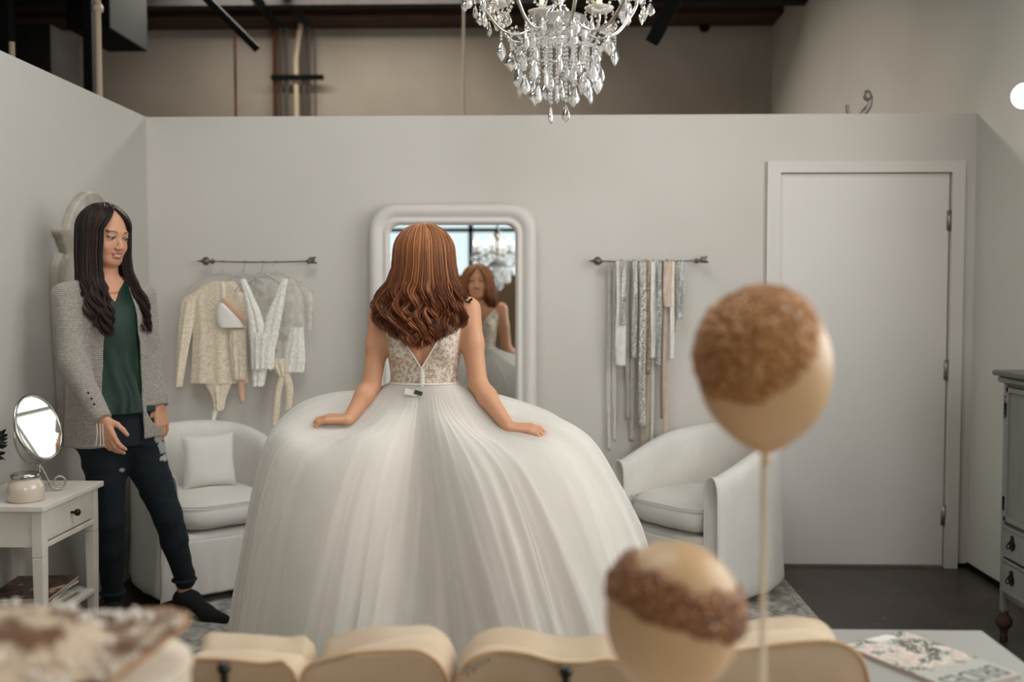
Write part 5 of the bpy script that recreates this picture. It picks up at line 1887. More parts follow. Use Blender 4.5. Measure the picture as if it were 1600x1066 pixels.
def make_hair(name, parent, env, R, ztop, part, face_phi, face_z, zend, n_str, cols, seed, wave, wl, wave_z, r0=0.0024, material=None, nclump=30, origin=(0, 0, 0), lean=None, side_push=0.0, curl_r=0.6):
    """env rows (z, cx, cy, a, b) in head-yaw axes (x=side, y=forward); R: 3x3 columns (side, forward, up)
    zend(phi) -> lowest z of a strand with azimuth phi (0 = side, 90deg = face)"""
    rng = np.random.default_rng(seed)
    env = np.array(env, float)
    env = env[np.argsort(env[:, 0])]
    K = 54
    allV = []; allC = []
    th = np.linspace(0, 2 * PI, 5, endpoint=False)
    phis = rng.uniform(-PI, PI, n_str)
    for i in range(n_str):
        phi = phis[i]
        q = 1.0 - 0.32 * rng.uniform() ** 1.6
        ze = zend(phi) + abs(rng.normal(0, 0.022)) - (1 - q) * 0.02
        # crown: start near the parting
        t = np.linspace(0, 1, K)
        zt = ztop - (1 - q) * 0.02
        # arc-like: slow start over the dome
        td = 0.30
        zd_ = ztop - 0.085
        z = np.where(t < td, zd_ + (zt - zd_) * np.cos(np.clip(t / td, 0, 1) * PI / 2), zd_ - (zd_ - ze) * (t - td) / (1 - td))
        zc = np.clip(z, env[0, 0], env[-1, 0])
        a = np.interp(zc, env[:, 0], env[:, 3]); b = np.interp(zc, env[:, 0], env[:, 4])
        cx = np.interp(zc, env[:, 0], env[:, 1]); cy = np.interp(zc, env[:, 0], env[:, 2])
        # dome part: ellipse radius law
        zd = env[-2, 0]
        ph = np.full(K, phi)
        # open the face
        d_ = (ph - PI / 2 + PI) % (2 * PI) - PI      # angle from the face axis
        sgn = 1.0 if d_[0] >= 0 else -1.0
        need = face_phi * np.clip((ztop - 0.012 - z) / max(ztop - 0.012 - (face_z - 0.045), .02), 0, 1) ** 0.8
        mag = np.abs(d_)
        mag = np.where(mag < need + 0.5, need + (mag / (need + 0.5)) * 0.5, mag)
        ph = PI / 2 + sgn * mag
        # clumps
        cl = np.round(phi / (2 * PI) * nclump) / nclump * 2 * PI
        g = np.clip((wave_z - z) / 0.12, 0, 1)
        # q layer gives another clump phase
        cph = math.sin(cl * 7.3 + (q > .86) * 2.1) * 3.1 + rng.normal(0, .28)
        wl_ = wl * (1 + .18 * math.sin(cl * 11.7))
        ph = ph + (cl - phi) * 0.5 * g
        A = wave * g
        ang = 2 * PI * (wave_z - z) / wl_ + cph
        lat = A * np.sin(ang)
        rad = A * curl_r * np.cos(ang + 0.4)
        x = cx + (a * q) * np.cos(ph) - np.sin(ph) * lat + np.cos(ph) * rad
        y = cy + (b * q) * np.sin(ph) + np.cos(ph) * lat + np.sin(ph) * rad
        # roots near the parting line
        k0 = np.clip(t / 0.05, 0, 1)
        x = x * k0 + part * (1 - k0) + 0
        zz = z + 0.004 * np.sin(ang * 0.5) * g + rng.normal(0, .0012)
        jit = rng.normal(0, 0.0022, 3)
        P = np.stack([x + jit[0] + np.cumsum(rng.normal(0, .00025, K)), y + jit[1], zz], 1)
        rr_ = r0 * (1 - 0.72 * t ** 2) * rng.uniform(.8, 1.2)
        T = np.gradient(P, axis=0); T /= np.linalg.norm(T, axis=1, keepdims=True)
        up = np.stack([np.cos(ph), np.sin(ph), np.full(K, 0.05)], 1)
        Nn = up - (up * T).sum(1, keepdims=True) * T
        Nn /= np.linalg.norm(Nn, axis=1, keepdims=True) + 1e-9
        B = np.cross(T, Nn)
        Vs = P[:, None] + rr_[:, None, None] * (0.7 * np.cos(th)[None, :, None] * Nn[:, None] + 1.5 * np.sin(th)[None, :, None] * B[:, None])
        allV.append(Vs.reshape(-1, 3))
        c0, c1, c2 = cols
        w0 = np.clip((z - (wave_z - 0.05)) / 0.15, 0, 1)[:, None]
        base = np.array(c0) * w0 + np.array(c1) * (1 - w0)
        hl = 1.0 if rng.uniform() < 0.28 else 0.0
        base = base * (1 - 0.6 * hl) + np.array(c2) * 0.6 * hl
        base = base * rng.uniform(0.72, 1.2)
        allC.append(np.repeat(base, 5, 0))
    V = np.concatenate(allV); C = np.concatenate(allC)
    Fs = grid_faces(K, 5, cv=True)
    Fa = (Fs[None] + (np.arange(n_str) * K * 5)[:, None, None]).reshape(-1, 4)
    # local axes -> world axes
    O = np.array(tuple(origin), float)
    V = V @ np.array(R).T + O
    mb = MB().add(V, Fa, C)
    return mb.build(name, material, parent, world=False)


def dome(zc, H, a, b_, cx_=0.0, cy_=0.0):
    return [(zc + H * math.sin(t_), cx_, cy_, a * math.cos(t_) + 1e-3, b_ * math.cos(t_) + 1e-3) for t_ in np.linspace(0, PI / 2, 16)]


# ------------------------------------------------------------------ THE BRIDE
BP = W(663, 600, 3.5)
BX, BYY = BP.x, 3.5
bride = thing('person', 'red-haired woman seen from behind, spreading the skirt of her white tulle wedding gown', 'person', (BX, BYY, 0))


def b(px, py, dy=0.0):
    p = W(px, py, 3.5 + dy)
    return V3(p.x - BX, dy, p.z)


torso = [(0.80, 0, 0, .17, .12), (.95, 0, 0, .165, .115), (1.03, 0, 0, .135, .098), (1.09, 0, 0, .112, .082), (1.16, 0, 0, .118, .088), (1.235, 0, 0, .132, .096), (1.30, 0, 0.0, .146, .098), (1.335, 0, 0.002, .138, .082), (1.365, 0, .006, .085, .062), (1.39, 0, .010, .055, .052)]
SH = [b(597, 488), b(731, 484)]
EL = [b(580, 603, -.03), b(747, 600, -.03)]
WR = [b(545, 655, -.11), b(795, 668, -.13)]
hc_b = b(663, 405, 0.0)
hc_b = V3(0.0, 0.012, 1.535)
skinB = lin((206, 152, 118))
mb = MB()
F = Field((-0.34, -0.26, 0.78), (0.36, 0.2, 1.47), 0.0042)
F.loft(torso, k=0.02)
for q in (-1, 1):
    F.ell((q * .055, .075, 1.235), (.052, .045, .05), None, 0.03)
    F.cone((q * .05, -.055, 1.33), (q * .075, -.062, 1.21), .035, .03, 0.03)       # shoulder blades
    F.cone((q * .03, 0.0, 1.385), (q * .13, -.005, 1.345), .028, .030, 0.035)    # slope of the shoulder
F.cone((0, .008, 1.34), (0, .012, 1.46), .052, .049, 0.03)
for S_, E_, W_ in zip(SH, EL, WR):
    mid = S_ + (E_ - S_) * 0.45
    F.cone(S_ + V3(0, 0, .0), mid, .046, .038, 0.03)
    F.cone(mid, E_, .038, .033, 0.02)
    fm_ = E_ + (W_ - E_) * 0.3
    F.cone(E_, fm_, .033, .034, 0.012); F.cone(fm_, W_, .034, .0215, 0.015)
V, Fc = F.mesh('b')
# shaded spine groove is real relief: press a shallow groove
gr = (V[:, 1] < 0) & (V[:, 2] > 1.05) & (V[:, 2] < 1.36)
V[gr, 1] += 0.006 * np.exp(-(V[gr, 0] / .012) ** 2)
mb.add(V, Fc, np.tile(np.array(skinB), (len(V), 1)))
add_head(mb, hc_b, (-.03, 1, -.02), (0, 0, 1), V3(0, .006, 1.37), True, skinB, lin((190, 96, 90)), lin((120, 78, 52)))
add_hand(mb, WR[0], V3(-1, .05, .02), V3(0, -.15, 1), V3(0, 1, 0), EL[0], skinB, curl=(12, 28, 30), sc=.98)
add_hand(mb, WR[1], V3(1, .0, -.05), V3(0, -.2, 1), V3(0, 1, 0), EL[1], skinB, curl=(14, 30, 30), sc=.98)
mb.build('body', M['skin'], bride, world=False)
hs_, hf_, hu_ = frame((-.03, 1, -.02))
for q in (-1, 1):
    e = hc_b + hs_ * q * .031 + hf_ * .0795
    MB().ell(e, .0122, nu=12, nv=16).build('eye', mat('eye_white', (150, 138, 130), .2), bride, world=False)
    MB().ell(e + hf_ * .0085, (.0055, .005, .0055), nu=8, nv=12).build('iris', mat('brown_iris', (50, 34, 26), .15), bride, world=False)

# bodice
F = Field((-0.2, -0.18, 1.06), (0.2, 0.2, 1.42), 0.003)
tb = [(z, cx_, cy_, a + .005, b_ + .005) for z, cx_, cy_, a, b_ in torso]
F.loft(tb, k=0.02)
for q in (-1, 1):
    F.ell((q * .055, .075, 1.235), (.058, .051, .056), None, 0.03)
    F.cone((q * .05, -.055, 1.33), (q * .075, -.062, 1.21), .0405, .0355, 0.03)
    F.cone((q * .03, 0.0, 1.385), (q * .13, -.005, 1.345), .034, .036, 0.035)
V, Fc = F.mesh('d')
x, y, z = V.T
vb = np.maximum((z - 1.150) / (1.345 - 1.150), 0) * 0.118
vf = np.maximum((z - 1.215) / (1.345 - 1.215), 0) * 0.112
inner = np.where(y < 0, vb, vf)
outer = np.where(z > 1.27, 0.150 - (z - 1.27) * 0.13, 0.3)
ok = (np.abs(x) >= inner) & (np.abs(x) <= outer) & (z > 1.075)
keep = ok[Fc].all(1)
Fk = Fc[keep]; used = np.unique(Fk); mp = np.full(len(V), -1); mp[used] = np.arange(len(used))
N = NT('beaded_lace')
co = N.n('ShaderNodeTexCoord')
n1 = N.n('ShaderNodeTexNoise', i_Scale=85.0, i_Detail=5.0); v1 = N.n('ShaderNodeTexVoronoi', i_Scale=190.0)
N.l(co.outputs['Object'], n1.inputs['Vector']); N.l(co.outputs['Object'], v1.inputs['Vector'])
r = N.n('ShaderNodeValToRGB')
for e, (p_, c_) in zip(r.color_ramp.elements, ((0.40, (184, 156, 130)), (0.58, (224, 214, 200)))):
    e.position = p_; e.color = (*lin(c_), 1)
N.l(n1.outputs[0], r.inputs[0]); N.l(r.outputs[0], N.b.inputs['Base Color'])
N.b.inputs['Roughness'].default_value = 0.45
bm_ = N.n('ShaderNodeBump', i_Strength=0.7, i_Distance=0.003)
N.l(v1.outputs['Distance'], bm_.inputs['Height']); N.l(bm_.outputs[0], N.b.inputs['Normal'])
bod = MB().add(V[used], mp[Fk]).build('bodice', N.m, bride, world=False, solid=0.0015)
lacew = mat('ivory_binding', (232, 224, 212), 0.6)


def surf_y(xq, zq, back=True):
    m = (np.abs(V[:, 0] - xq) < .006) & (np.abs(V[:, 2] - zq) < .006) & ((V[:, 1] < 0) if back else (V[:, 1] > 0))
    if not m.any(): return -0.09 if back else .09
    return V[m, 1].min() if back else V[m, 1].max()


for back in (True, False):
    z0 = 1.150 if back else 1.215
    for q in (-1, 1):
        pth = []
        for zq in np.linspace(z0, 1.352, 16):
            xq = q * (zq - z0) / (1.345 - z0) * (0.118 if back else 0.112)
            pth.append((xq, surf_y(xq, zq, back) + (-.001 if back else .001), zq))
        pth = np.array(pth); pth[1:-1] = (pth[:-2] + pth[1:-1] * 2 + pth[2:]) / 4
        MB().tube(pth, 0.0028, 8).build('neckline_binding', lacew, bod, world=False)
ys = surf_y(0, 1.12)
pk = MB().rbox((-.006, ys - .004, 1.080), (.010, ys + .002, 1.150), 0.002)
for k in range(6):
    pk.ell((.002, ys - .006, 1.088 + k * .011), (.0038, .003, .0038), nu=7, nv=9)
pk.build('button_placket', lacew, bod, world=False)
tgm = MB()
tgm.box((-.055, ys - .020, 1.058), (-.012, ys - .018, 1.078), R=Matrix.Rotation(.25, 3, 'Y'))
tgm.build('garment_tag', mat('white_tag', (236, 232, 226), .6), bod, smooth=False, world=False)
MB().box((-.022, ys - .023, 1.060), (.006, ys - .0205, 1.074), R=Matrix.Rotation(.3, 3, 'Y')).build('tag_label', mat('dark_green_label', (52, 62, 54), .5), bod, smooth=False, world=False)
for (px, py, an) in ((597, 489, .3), (734, 470, -.7)):
    p = b(px, py, -.045)
    cl_ = MB().tube([p + V3(-math.cos(an), 0, math.sin(an)) * .011, p + V3(math.cos(an), 0, -math.sin(an)) * .011], .0042, 8)
    cl_.ell(p + V3(-.012, -.002, -.004), .004).ell(p + V3(0, -.002, -.006), .003)
    cl_.build('dress_clip', M['brass_dark'], bod, world=False)

# ---- gown skirt
prof_az = {
    0: [(0.20, 1.062), (.36, 1.012), (.49, .965), (.595, .880), (.685, .74), (.775, .56), (.86, .30), (.93, .02)],
    45: [(.19, 1.06), (.33, 1.0), (.44, .93), (.53, .83), (.60, .68), (.66, .48), (.71, .25), (.74, .02)],
    90: [(.17, 1.04), (.27, .96), (.35, .86), (.41, .74), (.47, .58), (.52, .40), (.57, .2), (.60, .02)],
    135: [(.19, 1.06), (.31, 1.02), (.41, .94), (.49, .83), (.55, .68), (.60, .48), (.65, .25), (.68, .02)],
    180: [(.20, 1.062), (.335, 1.050), (.45, 1.012), (.535, .93), (.580, .80), (.615, .60), (.66, .34), (.70, .02)],
    208: [(.17, 1.03), (.27, .950), (.39, .925), (.50, .905), (.565, .77), (.615, .55), (.66, .3), (.70, .02)],
    238: [(.145, 1.015), (.235, .965), (.34, .915), (.43, .80), (.51, .62), (.58, .42), (.65, .2), (.70, .02)],
    270: [(.115, 1.025), (.15, .93), (.205, .80), (.275, .64), (.36, .46), (.45, .29), (.54, .14), (.61, .02)],
    302: [(.145, 1.01), (.235, .945), (.33, .875), (.42, .775), (.52, .6), (.61, .4), (.69, .2), (.75, .02)],
    333: [(.17, 1.03), (.27, .950), (.39, .925), (.51, .87), (.61, .73), (.71, .5), (.79, .25), (.85, .02)],
}


def skirt(scale, fold, seed, zlift, nt=110, na=520):
    az = np.array(sorted(prof_az)); T_ = np.linspace(0, 1, nt)
    prs = []
    for a in az:
        ar = math.radians(a)
        e = 1 / math.sqrt((math.cos(ar) / .119) ** 2 + (math.sin(ar) / .090) ** 2)
        prs.append(spline([(e, 1.094)] + prof_az[a], nt))
    prs = np.array(prs)
    A = np.linspace(0, 360, na, endpoint=False)
    # periodic catmull-rom over azimuth
    idx = np.searchsorted(az, A, side='right') - 1
    n = len(az)
    azx = np.concatenate([az, [360]])
    f = (A - azx[idx]) / (azx[idx + 1] - azx[idx])
    f = f[:, None, None]
    p0, p1, p2, p3 = prs[(idx - 1) % n], prs[idx % n], prs[(idx + 1) % n], prs[(idx + 2) % n]
    Q = 0.5 * ((2 * p1) + (-p0 + p2) * f + (2 * p0 - 5 * p1 + 4 * p2 - p3) * f ** 2 + (-p0 + 3 * p1 - 3 * p2 + p3) * f ** 3)
    R_, Z_ = Q[..., 0], Q[..., 1]
    th = np.radians(A)[:, None] * np.ones(nt)[None]
    tt = T_[None] * np.ones(na)[:, None]
    rng = np.random.default_rng(seed)
    cyl = np.stack([np.cos(th) * 2.2, np.sin(th) * 2.2, tt * 0.9], -1)
    warp = vnoise(cyl, 1.1, seed) * 0.30 + vnoise(cyl, 2.4, seed + 2) * 0.10
    D = 0
    for nfold, amp in ((9, .55), (15, .5), (24, .32), (38, .16)):
        ph = rng.uniform(0, 6.28)
        sgn_ = np.sin(nfold * (th + warp * (0.5 + tt)) + ph)
        gate = 0.5 + 0.5 * vnoise(cyl, 0.9, seed + nfold)
        shp = 1 - 2 * np.abs(sgn_) ** 0.75 if nfold > 10 else sgn_
        grow = np.clip(tt * (2.2 if nfold < 20 else 4), 0, 1) * (1 if nfold < 20 else (1.15 - 0.85 * tt))
        D = D + amp * shp * gate * grow
    env_ = 0.004 + 0.040 * tt ** 1.0
    R2 = (R_ + D * fold * env_ * np.where(tt > .02, 1, 0)) * (1 - (1 - scale) * np.clip(tt * 3, 0, 1))
    Z2 = Z_ - zlift * np.clip(tt * 4, 0, 1) + 0.010 * fold * vnoise(cyl, 3.0, seed + 8) * np.clip(tt * 3, 0, 1) * (1 - tt)
    Z2 = np.maximum(Z2, 0.016 + 0.006 * (1 + vnoise(cyl, 4, seed)))
    V = np.stack([R2 * np.cos(th), R2 * np.sin(th), Z2], -1)
    return V.reshape(-1, 3), grid_faces(na, nt, cu=True)


gm_ = M['lining'] = NT('gown_lining')
gm_.b.inputs['Base Color'].default_value = (*lin((226, 220, 212)), 1); gm_.b.inputs['Roughness'].default_value = 0.9
v, f = skirt(0.955, 0.9, 3, 0.012)
lin_o = MB().add(v, f).build('skirt_lining', gm_.m, bride, world=False)
for i, (sc, fo, sd, al) in enumerate(((0.978, 1.0, 11, 0.42), (1.0, 1.15, 5, 0.40))):
    v, f = skirt(sc, fo, sd, 0.006 * (1 - i))
    MB().add(v, f).build('tulle_layer', tulle('white_tulle', (240, 236, 230), al), bride, world=False)
# waist seam
MB().tube([(0.121 * math.cos(a), 0.092 * math.sin(a), 1.094) for a in np.linspace(0, 2 * PI, 60)], 0.004, 8).build('waist_seam', lacew, bride, world=False)

# ---- bride's hair
env = [(1.20, 0, -.085, .060, .050), (1.25, 0, -.075, .100, .060), (1.29, -.005, -.062, .138, .072), (1.33, -.008, -.045, .160, .082), (1.37, -.010, -.030, .166, .092),
       (1.41, -.010, -.016, .150, .104), (1.45, -.004, -.004, .126, .112), (1.50, 0, 0, .111, .116)] + dome(1.548, .103, .106, .117)
Rb = np.stack([V3(1, 0, 0), V3(0, 1, 0), V3(0, 0, 1)], 1)


def zend_b(phi):
    # azimuth -90deg = towards the camera (back of the head)
    d = abs(((phi + PI / 2) + PI) % (2 * PI) - PI)
    return 1.218 + 0.045 * (d / 1.0) ** 1.5 if d < 1.4 else 1.283


hm = hair_mat('auburn_hair')
make_hair('hair', bride, env, Rb, 1.650, 0.0, 0.62, 1.60, zend_b, 3200, (lin((146, 94, 60)), lin((94, 46, 22)), lin((190, 122, 70))), 7, 0.016, 0.105, 1.46, r0=0.0018, material=hm, nclump=38, curl_r=0.95)  # darker lower lengths: browner hair with its shade put into the colour
# under-cap so that no skin shows between the locks
F = Field((-.16, -.19, 1.34), (.16, .16, 1.66), 0.004)
F.ell((0, -.010, 1.545), (.088, .100, .092), None, 0.01)
F.ell((0, -.045, 1.45), (.085, .055, .10), None, 0.04)
F.ell((0, -.068, 1.36), (.11, .030, .07), None, 0.04)
V, Fc = F.mesh('cap')
MB().add(V, Fc, np.tile(np.array(lin((92, 52, 34))), (len(V), 1))).build('hair_underlayer', hm, bride, world=False)

# ------------------------------------------------------------------ THE BRUNETTE
GY = 3.95
GP = W(165, 440, GY)
GX = GP.x
girl = thing('person', 'smiling dark-haired woman in grey cardigan, green top and jeans standing by the wall', 'person', (GX, GY, 0))


def g(px, py, dy=0.0):
    p = W(px, py, GY + dy)
    return V3(p.x - GX, dy, p.z)


ta = math.radians(44)
Lx = V3(math.cos(ta), math.sin(ta), 0); Bk = V3(-math.sin(ta), math.cos(ta), 0); Uz = V3(0, 0, 1)
A3 = np.stack([Lx, Bk, Uz], 1)
pt3 = lambda u, v, z: Lx * u + Bk * v + Uz * z
skinG = lin((206, 152, 122))
GT = [(.80, .035, 0, .160, .112), (.88, .032, 0, .162, .112), (.96, .024, 0, .145, .102), (1.06, .014, 0, .122, .088), (1.16, .006, 0, .130, .096), (1.28, 0, 0, .142, .108), (1.36, 0, 0, .140, .098), (1.415, 0, .006, .104, .075), (1.46, 0, .008, .06, .052)]
gS = [pt3(-.150, 0, 1.398), pt3(.150, 0, 1.398)]          # right (near the wall), left
gE = [g(114, 566, -.17), g(234, 566, .12)]
gW = [g(160, 655, -.24), g(249, 634, .08)]
gh = g(164, 367, 0.0)
HIP = [g(160, 700, -.02), g(218, 702, .08)]
KN = [g(172, 812, .02), g(262, 806, .16)]
AN = [g(176, 925, .12), g(288, 905, .27)]
mb = MB()
F = Field((-.32, -.42, 0.02), (.62, .62, 1.56), 0.006)
F.loft(GT, A3, k=0.03)
F.cone(pt3(0, .008, 1.42), gh + V3(0, 0, -.06), .050, .048, .03)
for q in (0, 1):
    F.cone(gS[q], gE[q], .046, .036, .03); F.cone(gE[q], gW[q], .036, .022, .015)
    F.cone(HIP[q], KN[q], .058, .036, .02); F.cone(KN[q], AN[q], .036, .031, .01)
    F.cone(AN[q], AN[q] - V3(0, 0, .1), .031, .030, .01)
    F.cone(pt3((-1, 1)[q] * .035, 0, 1.445), gS[q] + V3(0, 0, .006), .028, .032, .03)
V, Fc = F.mesh('g')
mb.add(V, Fc, np.tile(np.array(skinG), (len(V), 1)))
# cleavage-free upper chest at a finer step, head, hands
hf = nrmz((math.sin(math.radians(60)), -math.cos(math.radians(60)), -.20))
hup = nrmz((.10, -.02, 1))
Rg, Pg = add_head(mb, gh, hf, hup, pt3(0, .0, 1.43), True, skinG, lin((178, 88, 84)), lin((40, 28, 24)))
add_hand(mb, gW[0], g(176, 704, -.26) - gW[0], V3(-.45, -.85, .1), V3(.6, -.6, 0), gE[0], skinG, curl=(14, 22, 20))
add_hand(mb, gW[1], g(256, 694, .07) - gW[1], V3(.9, -.35, .1), V3(.2, -1, 0), gE[1], skinG, curl=(8, 14, 14))
mb.build('body', M['skin'], girl, world=False)
for q in (-1, 1):
    e = Pg(q * .031, .0795, 0)
    MB().ell(e, .0122, nu=12, nv=16).build('eye', mat('eye_white', (150, 138, 130), .2), girl, world=False)
    MB().ell(e + Rg[:, 1] * .0085, (.0055, .0055, .0055), nu=8, nv=12).build('iris', mat('dark_iris', (30, 22, 18), .15), girl, world=False)

# jeans
F = Field((-.34, -.36, 0.12), (.66, .62, 1.06), 0.0055)
F.loft([(z, cx_, cy_, a + .008, b_ + .008) for z, cx_, cy_, a, b_ in GT[:3]] + [(1.0, .020, 0, .142, .102)], A3, k=0.03)
for q in (0, 1):
    F.cone(HIP[q] + V3(0, 0, .02), KN[q], .092, .057, .035)
    cal = KN[q] + (AN[q] - KN[q]) * .38
    F.cone(KN[q], cal, .055, .056, .02); F.cone(cal, AN[q], .056, .041, .02)
    F.cone(AN[q] + V3(0, 0, .012), AN[q] - V3(0, 0, .006), .044, .044, .006)
V, Fc = F.mesh('j')
n = vnoise(V, 26, 2) * .0035 + vnoise(V * np.array([1, 1, 2.4]), 14, 6) * .004
cen_ = V - V.mean(0); cen_[:, 2] = 0
V = V + cen_ / (np.linalg.norm(cen_, axis=1, keepdims=True) + 1e-6) * n[:, None]
jc = np.tile(np.array(lin((17, 27, 34))), (len(V), 1))
fade = np.exp(-((V[:, 2] - .55) / .2) ** 2)
jc = jc * (1 + .5 * fade[:, None]) * (1 + .12 * vnoise(V, 60, 4)[:, None])
for (px, py, rx, rz, dy) in ((253, 684, .011, .016, .08), (257, 698, .007, .030, .10), (260, 714, .010, .014, .10), (191, 734, .004, .010, -.02)):
    p = g(px, py, dy)
    m = ((V[:, 0] - p[0]) / rx) ** 2 + ((V[:, 2] - p[2]) / rz) ** 2 + vnoise(V, 110, 8) * .6 < 1
    m &= V[:, 1] < dy + .03
    jc[m] = np.array(lin((168, 170, 168)))
MB().add(V, Fc, jc).build('jeans', mat('dark_denim', (24, 40, 50), .85, attr='Col', bump=.2, bscale=220), girl, world=False)
for q in (0, 1):
    MB().tube([AN[q] + V3(.047 * math.cos(a), .047 * math.sin(a), -.002) for a in np.linspace(0, 2 * PI, 30)], .007, 8).build('jeans_cuff', mat('cuff_denim', (24, 36, 42), .85), girl, world=False)


# ankle boots
def boot(an, toe, label):
    sole = 0.014
    hx_ = nrmz(V3(toe[0] - an[0], toe[1] - an[1], 0))
    sd = np.cross(Uz, hx_)
    heel = an * V3(1, 1, 0) - hx_ * .03
    F = Field(np.minimum(an, toe) - .12, np.maximum(an, toe) + .12, 0.004)
    F.lo[2] = 0.0
    F = Field((min(an[0], toe[0]) - .1, min(an[1], toe[1]) - .1, -.01), (max(an[0], toe[0]) + .1, max(an[1], toe[1]) + .1, an[2] + .02), 0.004)
    g0 = heel + Uz * .085
    F.cone(V3(an[0], an[1], an[2] - .075), V3(an[0], an[1], .10), .036, .037, .012)
    F.cone(g0 + hx_ * .01, heel + hx_ * .07 + Uz * .085, .036, .037, .02)
    F.cone(heel + hx_ * .07 + Uz * .085, heel + hx_ * .15 + Uz * .042, .036, .030, .03)
    F.cone(heel + hx_ * .15 + Uz * .040, np.array(toe) * V3(1, 1, 0) - hx_ * .02 + Uz * .030, .033, .018, .025)
    F.cone(heel + Uz * .055, heel + Uz * .026, .024, .024, .01)
    Fz = F.lo[2] + F.h * np.arange(F.n[2])
    F.F = np.maximum(F.F, (0.012 - Fz)[None, None, :])
    # front notch of the collar
    V, Fc = F.mesh('boot')
    return MB().add(V, Fc).build('ankle_boot', mat('black_suede', (20, 19, 20), .9, bump=.1, bscale=300), girl, world=False)


lt_ = WZ(358, 968, .03); lt_ = V3(lt_.x - GX, lt_.y - GY, 0)
boot(AN[1], lt_, '')
rt_ = AN[0] + V3(.10, -.19, 0)
boot(AN[0], rt_, '')

# green top
F = Field((-.3, -.3, .86), (.34, .3, 1.50), 0.0045)
gt = [(.93, .026, -.008, .166, .130), (1.06, .016, -.006, .148, .116), (1.16, .008, -.003, .147, .114), (1.28, 0, 0, .152, .120), (1.36, 0, 0, .148, .108), (1.415, 0, .006, .114, .084), (1.45, 0, .008, .08, .062)]
F.loft(gt, A3, k=0.02)
for q in (0, 1):
    F.cone(pt3((-1, 1)[q] * .045, 0, 1.44), gS[q] + V3(0, 0, .004), .034, .038, .03)
X = np.stack(np.meshgrid(*[F.lo[i] + F.h * np.arange(F.n[i]) for i in range(3)], indexing='ij'), -1)
q_ = X @ A3
vcut = np.maximum(np.abs(q_[..., 0]) - (q_[..., 2] - 1.372) * .62, q_[..., 1] - .02)      # front V
ncut = np.sqrt(q_[..., 0] ** 2 + (q_[..., 1] - .01) ** 2) - .075
ncut = np.maximum(ncut, 1.42 - q_[..., 2])
F.F = np.maximum(F.F, -vcut); F.F = np.maximum(F.F, -ncut)
V, Fc = F.mesh('t')
qv = V @ A3
fold_ = .006 * np.sin(qv[:, 0] * 85 + qv[:, 2] * 14 + 2 * vnoise(V, 9, 3)) * np.clip((1.25 - qv[:, 2]) / .3, 0, 1)
V = V - np.outer(fold_ * (qv[:, 1] < 0), Bk)
MB().add(V, Fc).build('green_top', mat('dark_green_satin', (6, 42, 30), .5, c2=(7, 40, 29), nscale=6), girl, world=False)
# necklace
MB().tube([pt3(.062 * math.sin(a), -.060 * math.cos(a) - .018 * math.cos(a), 1.452 - .040 * max(0, math.cos(a))) for a in np.linspace(-2.2, 2.2, 40)], .0016, 6).build('necklace', mat('gold_chain', (190, 140, 80), .3, metal=.9), girl, world=False)

# cardigan: a knitted shell open at the front
F = Field((-.36, -.42, .74), (.40, .34, 1.52), 0.0045)
ct_ = [(.80, .030, .004, .196, .150), (.90, .028, .004, .190, .146), (1.04, .016, .004, .172, .134), (1.16, .008, .002, .168, .130), (1.28, 0, 0, .164, .134), (1.36, 0, 0, .156, .120), (1.415, 0, .006, .122, .098), (1.455, 0, .010, .082, .075), (1.475, 0, .012, .07, .065)]
F.loft(ct_, A3, k=0.02)
for q in (0, 1):
    F.cone(pt3((-1, 1)[q] * .045, .004, 1.438), gS[q] + V3(0, 0, .002), .042, .046, .02)
    F.cone(gS[q], gE[q], .052, .050, .02)
    F.cone(gE[q], gE[q] + (gW[q] - gE[q]) * .98, .050, .036, .02)
X = np.stack(np.meshgrid(*[F.lo[i] + F.h * np.arange(F.n[i]) for i in range(3)], indexing='ij'), -1)
q_ = X @ A3
Fo = F.F.copy()
shell = np.maximum(Fo, -(Fo + .011))
wz = np.interp(q_[..., 2], [.80, 1.05, 1.25, 1.38, 1.46], [.075, .078, .070, .060, .052])
op_ = np.maximum(np.abs(q_[..., 0] - .016) - wz, q_[..., 1] + .015)
shell = np.maximum(shell, -op_)
nk = np.maximum(np.sqrt(q_[..., 0] ** 2 + (q_[..., 1] - .0) ** 2) - .072, 1.44 - q_[..., 2])
shell = np.maximum(shell, -nk)
for q in (0, 1):       # cuffs end cleanly above the wrist
    d = nrmz(gW[q] - gE[q])
    pl_ = (X - gW[q]) @ d - .004
    near = np.linalg.norm(X - gW[q], axis=-1) - .09
    shell = np.where(near < 0, np.maximum(shell, pl_), shell)
tor = np.maximum(shell, .815 - q_[..., 2] + .012 * np.sin(q_[..., 0] * 12))
isarm = np.minimum(*[np.linalg.norm(X - (gE[q] + np.clip(((X - gE[q]) @ (gW[q] - gE[q])) / ((gW[q] - gE[q]) @ (gW[q] - gE[q])), 0, 1)[..., None] * (gW[q] - gE[q])), axis=-1) for q in (0, 1)])
F.F = np.where(isarm < .06, shell, tor)
F.F = np.minimum(F.F, 0.5)
V, Fc = F.mesh('c')
V = V + 0.0022 * np.stack([vnoise(V, 22, 1), vnoise(V, 22, 2), vnoise(V, 22, 3)], 1) + 0.004 * np.stack([vnoise(V, 9, 4), vnoise(V, 9, 5), np.zeros(len(V))], 1)
N = NT('grey_knit')
co = N.n('ShaderNodeTexCoord')
wv = N.n('ShaderNodeTexWave', i_Scale=42.0, i_Distortion=2.0, i_Detail=2.0); wv.bands_direction = 'Z'
nz = N.n('ShaderNodeTexNoise', i_Scale=160.0, i_Detail=3.0)
N.l(co.outputs['Object'], wv.inputs['Vector']); N.l(co.outputs['Object'], nz.inputs['Vector'])
r = N.n('ShaderNodeValToRGB')
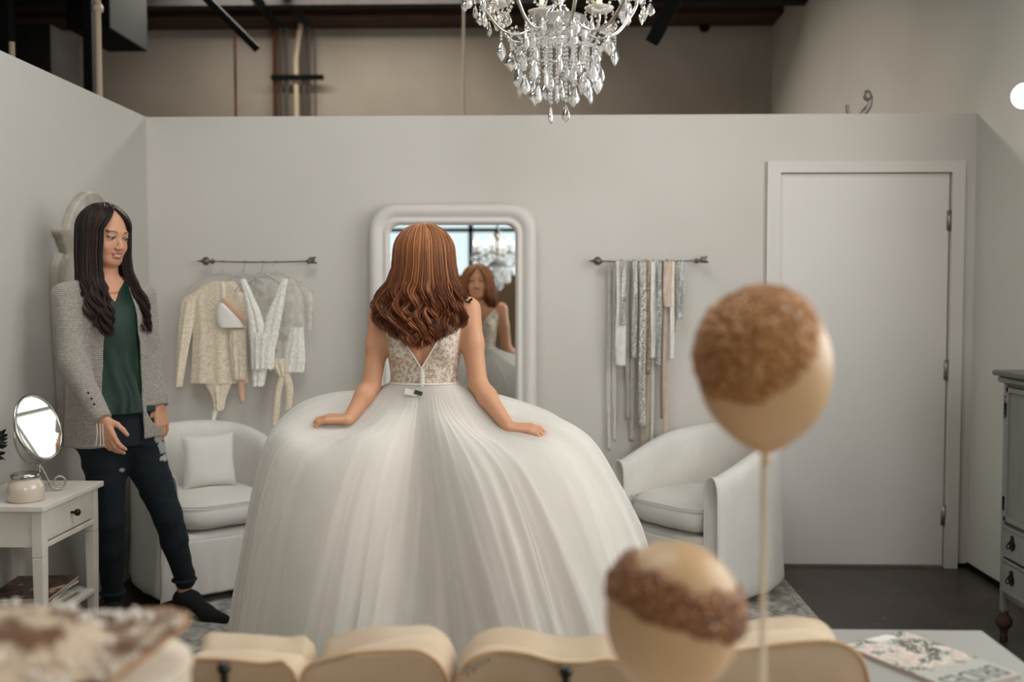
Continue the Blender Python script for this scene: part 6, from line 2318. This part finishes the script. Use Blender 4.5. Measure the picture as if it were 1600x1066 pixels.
r.color_ramp.elements[0].position = .35; r.color_ramp.elements[0].color = (*lin((136, 128, 120)), 1)
r.color_ramp.elements[1].position = .7; r.color_ramp.elements[1].color = (*lin((172, 164, 154)), 1)
N.l(nz.outputs[0], r.inputs[0]); N.l(r.outputs[0], N.b.inputs['Base Color'])
N.b.inputs['Roughness'].default_value = .95; N.b.inputs['Sheen Weight'].default_value = .3
ad = N.n('ShaderNodeMath', operation='ADD'); N.l(wv.outputs['Fac'], ad.inputs[0]); N.l(nz.outputs[0], ad.inputs[1])
bp_ = N.n('ShaderNodeBump', i_Strength=.45, i_Distance=.004)
N.l(ad.outputs[0], bp_.inputs['Height']); N.l(bp_.outputs[0], N.b.inputs['Normal'])
card = MB().add(V, Fc).build('cardigan', N.m, girl, world=False)
for k, (px, py) in enumerate(((138, 614), (143, 623), (147, 632), (151, 641))):
    p = g(px, py, -.262)
    MB().ell(p, (.0045, .004, .0045), nu=8, nv=10).build('cuff_button', M['brass_dark'], card, world=False)
tt_ = MB()
for dx in (0, 5, 9):
    a_ = g(151 + dx, 661, -.285)
    tt_.tube(spline([a_, a_ + V3(.003, -.004, -.04), a_ + V3(-.004 + dx * .001, -.002, -.085)], 10), .0022, 6)
tt_.build('cuff_tie', mat('pale_tassel', (200, 196, 188), .8), card, world=False)

# hair of the brunette
hy_ = nrmz(V3(hf[0], hf[1], 0)); hx2 = np.cross(hy_, Uz)
Rh = np.stack([hx2, hy_, Uz], 1)
o_ = V3(gh[0], gh[1], 0)
env = [(1.24, 0, .075, .120, .105), (1.32, 0, .062, .132, .112), (1.38, 0, .042, .130, .116), (1.44, 0, .012, .116, .114), (1.50, 0, -.008, .104, .108), (1.56, 0, -.014, .100, .110), (1.62, 0, -.012, .098, .114)] + dome(1.664, .104, .096, .113, 0, -.010)


def zend_g(phi):
    d = abs(((phi - PI / 2) + PI) % (2 * PI) - PI)      # 0 = face side
    return 1.262 + .02 * math.sin(phi * 5) + (.0 if d < 2.0 else .05)


hm2 = hair_mat('dark_brown_hair')
make_hair('hair', girl, env, Rh, 1.766, .012, 0.74, 1.705, zend_g, 2300, (lin((30, 22, 20)), lin((40, 25, 21)), lin((74, 42, 32))), 21, 0.013, 0.11, 1.50, r0=.0023, material=hm2, nclump=30, origin=o_)
F = Field(gh - .2, gh + .17, 0.004)
F.ell(gh + Uz * .022 - hy_ * .020, (.086, .090, .094), None, 0.01)
F.ell(gh - hy_ * .065 - Uz * .07, (.075, .055, .10), None, 0.05)
V, Fc = F.mesh('cap')
MB().add(V, Fc, np.tile(np.array(lin((34, 26, 24))), (len(V), 1))).build('hair_underlayer', hm2, girl, world=False)
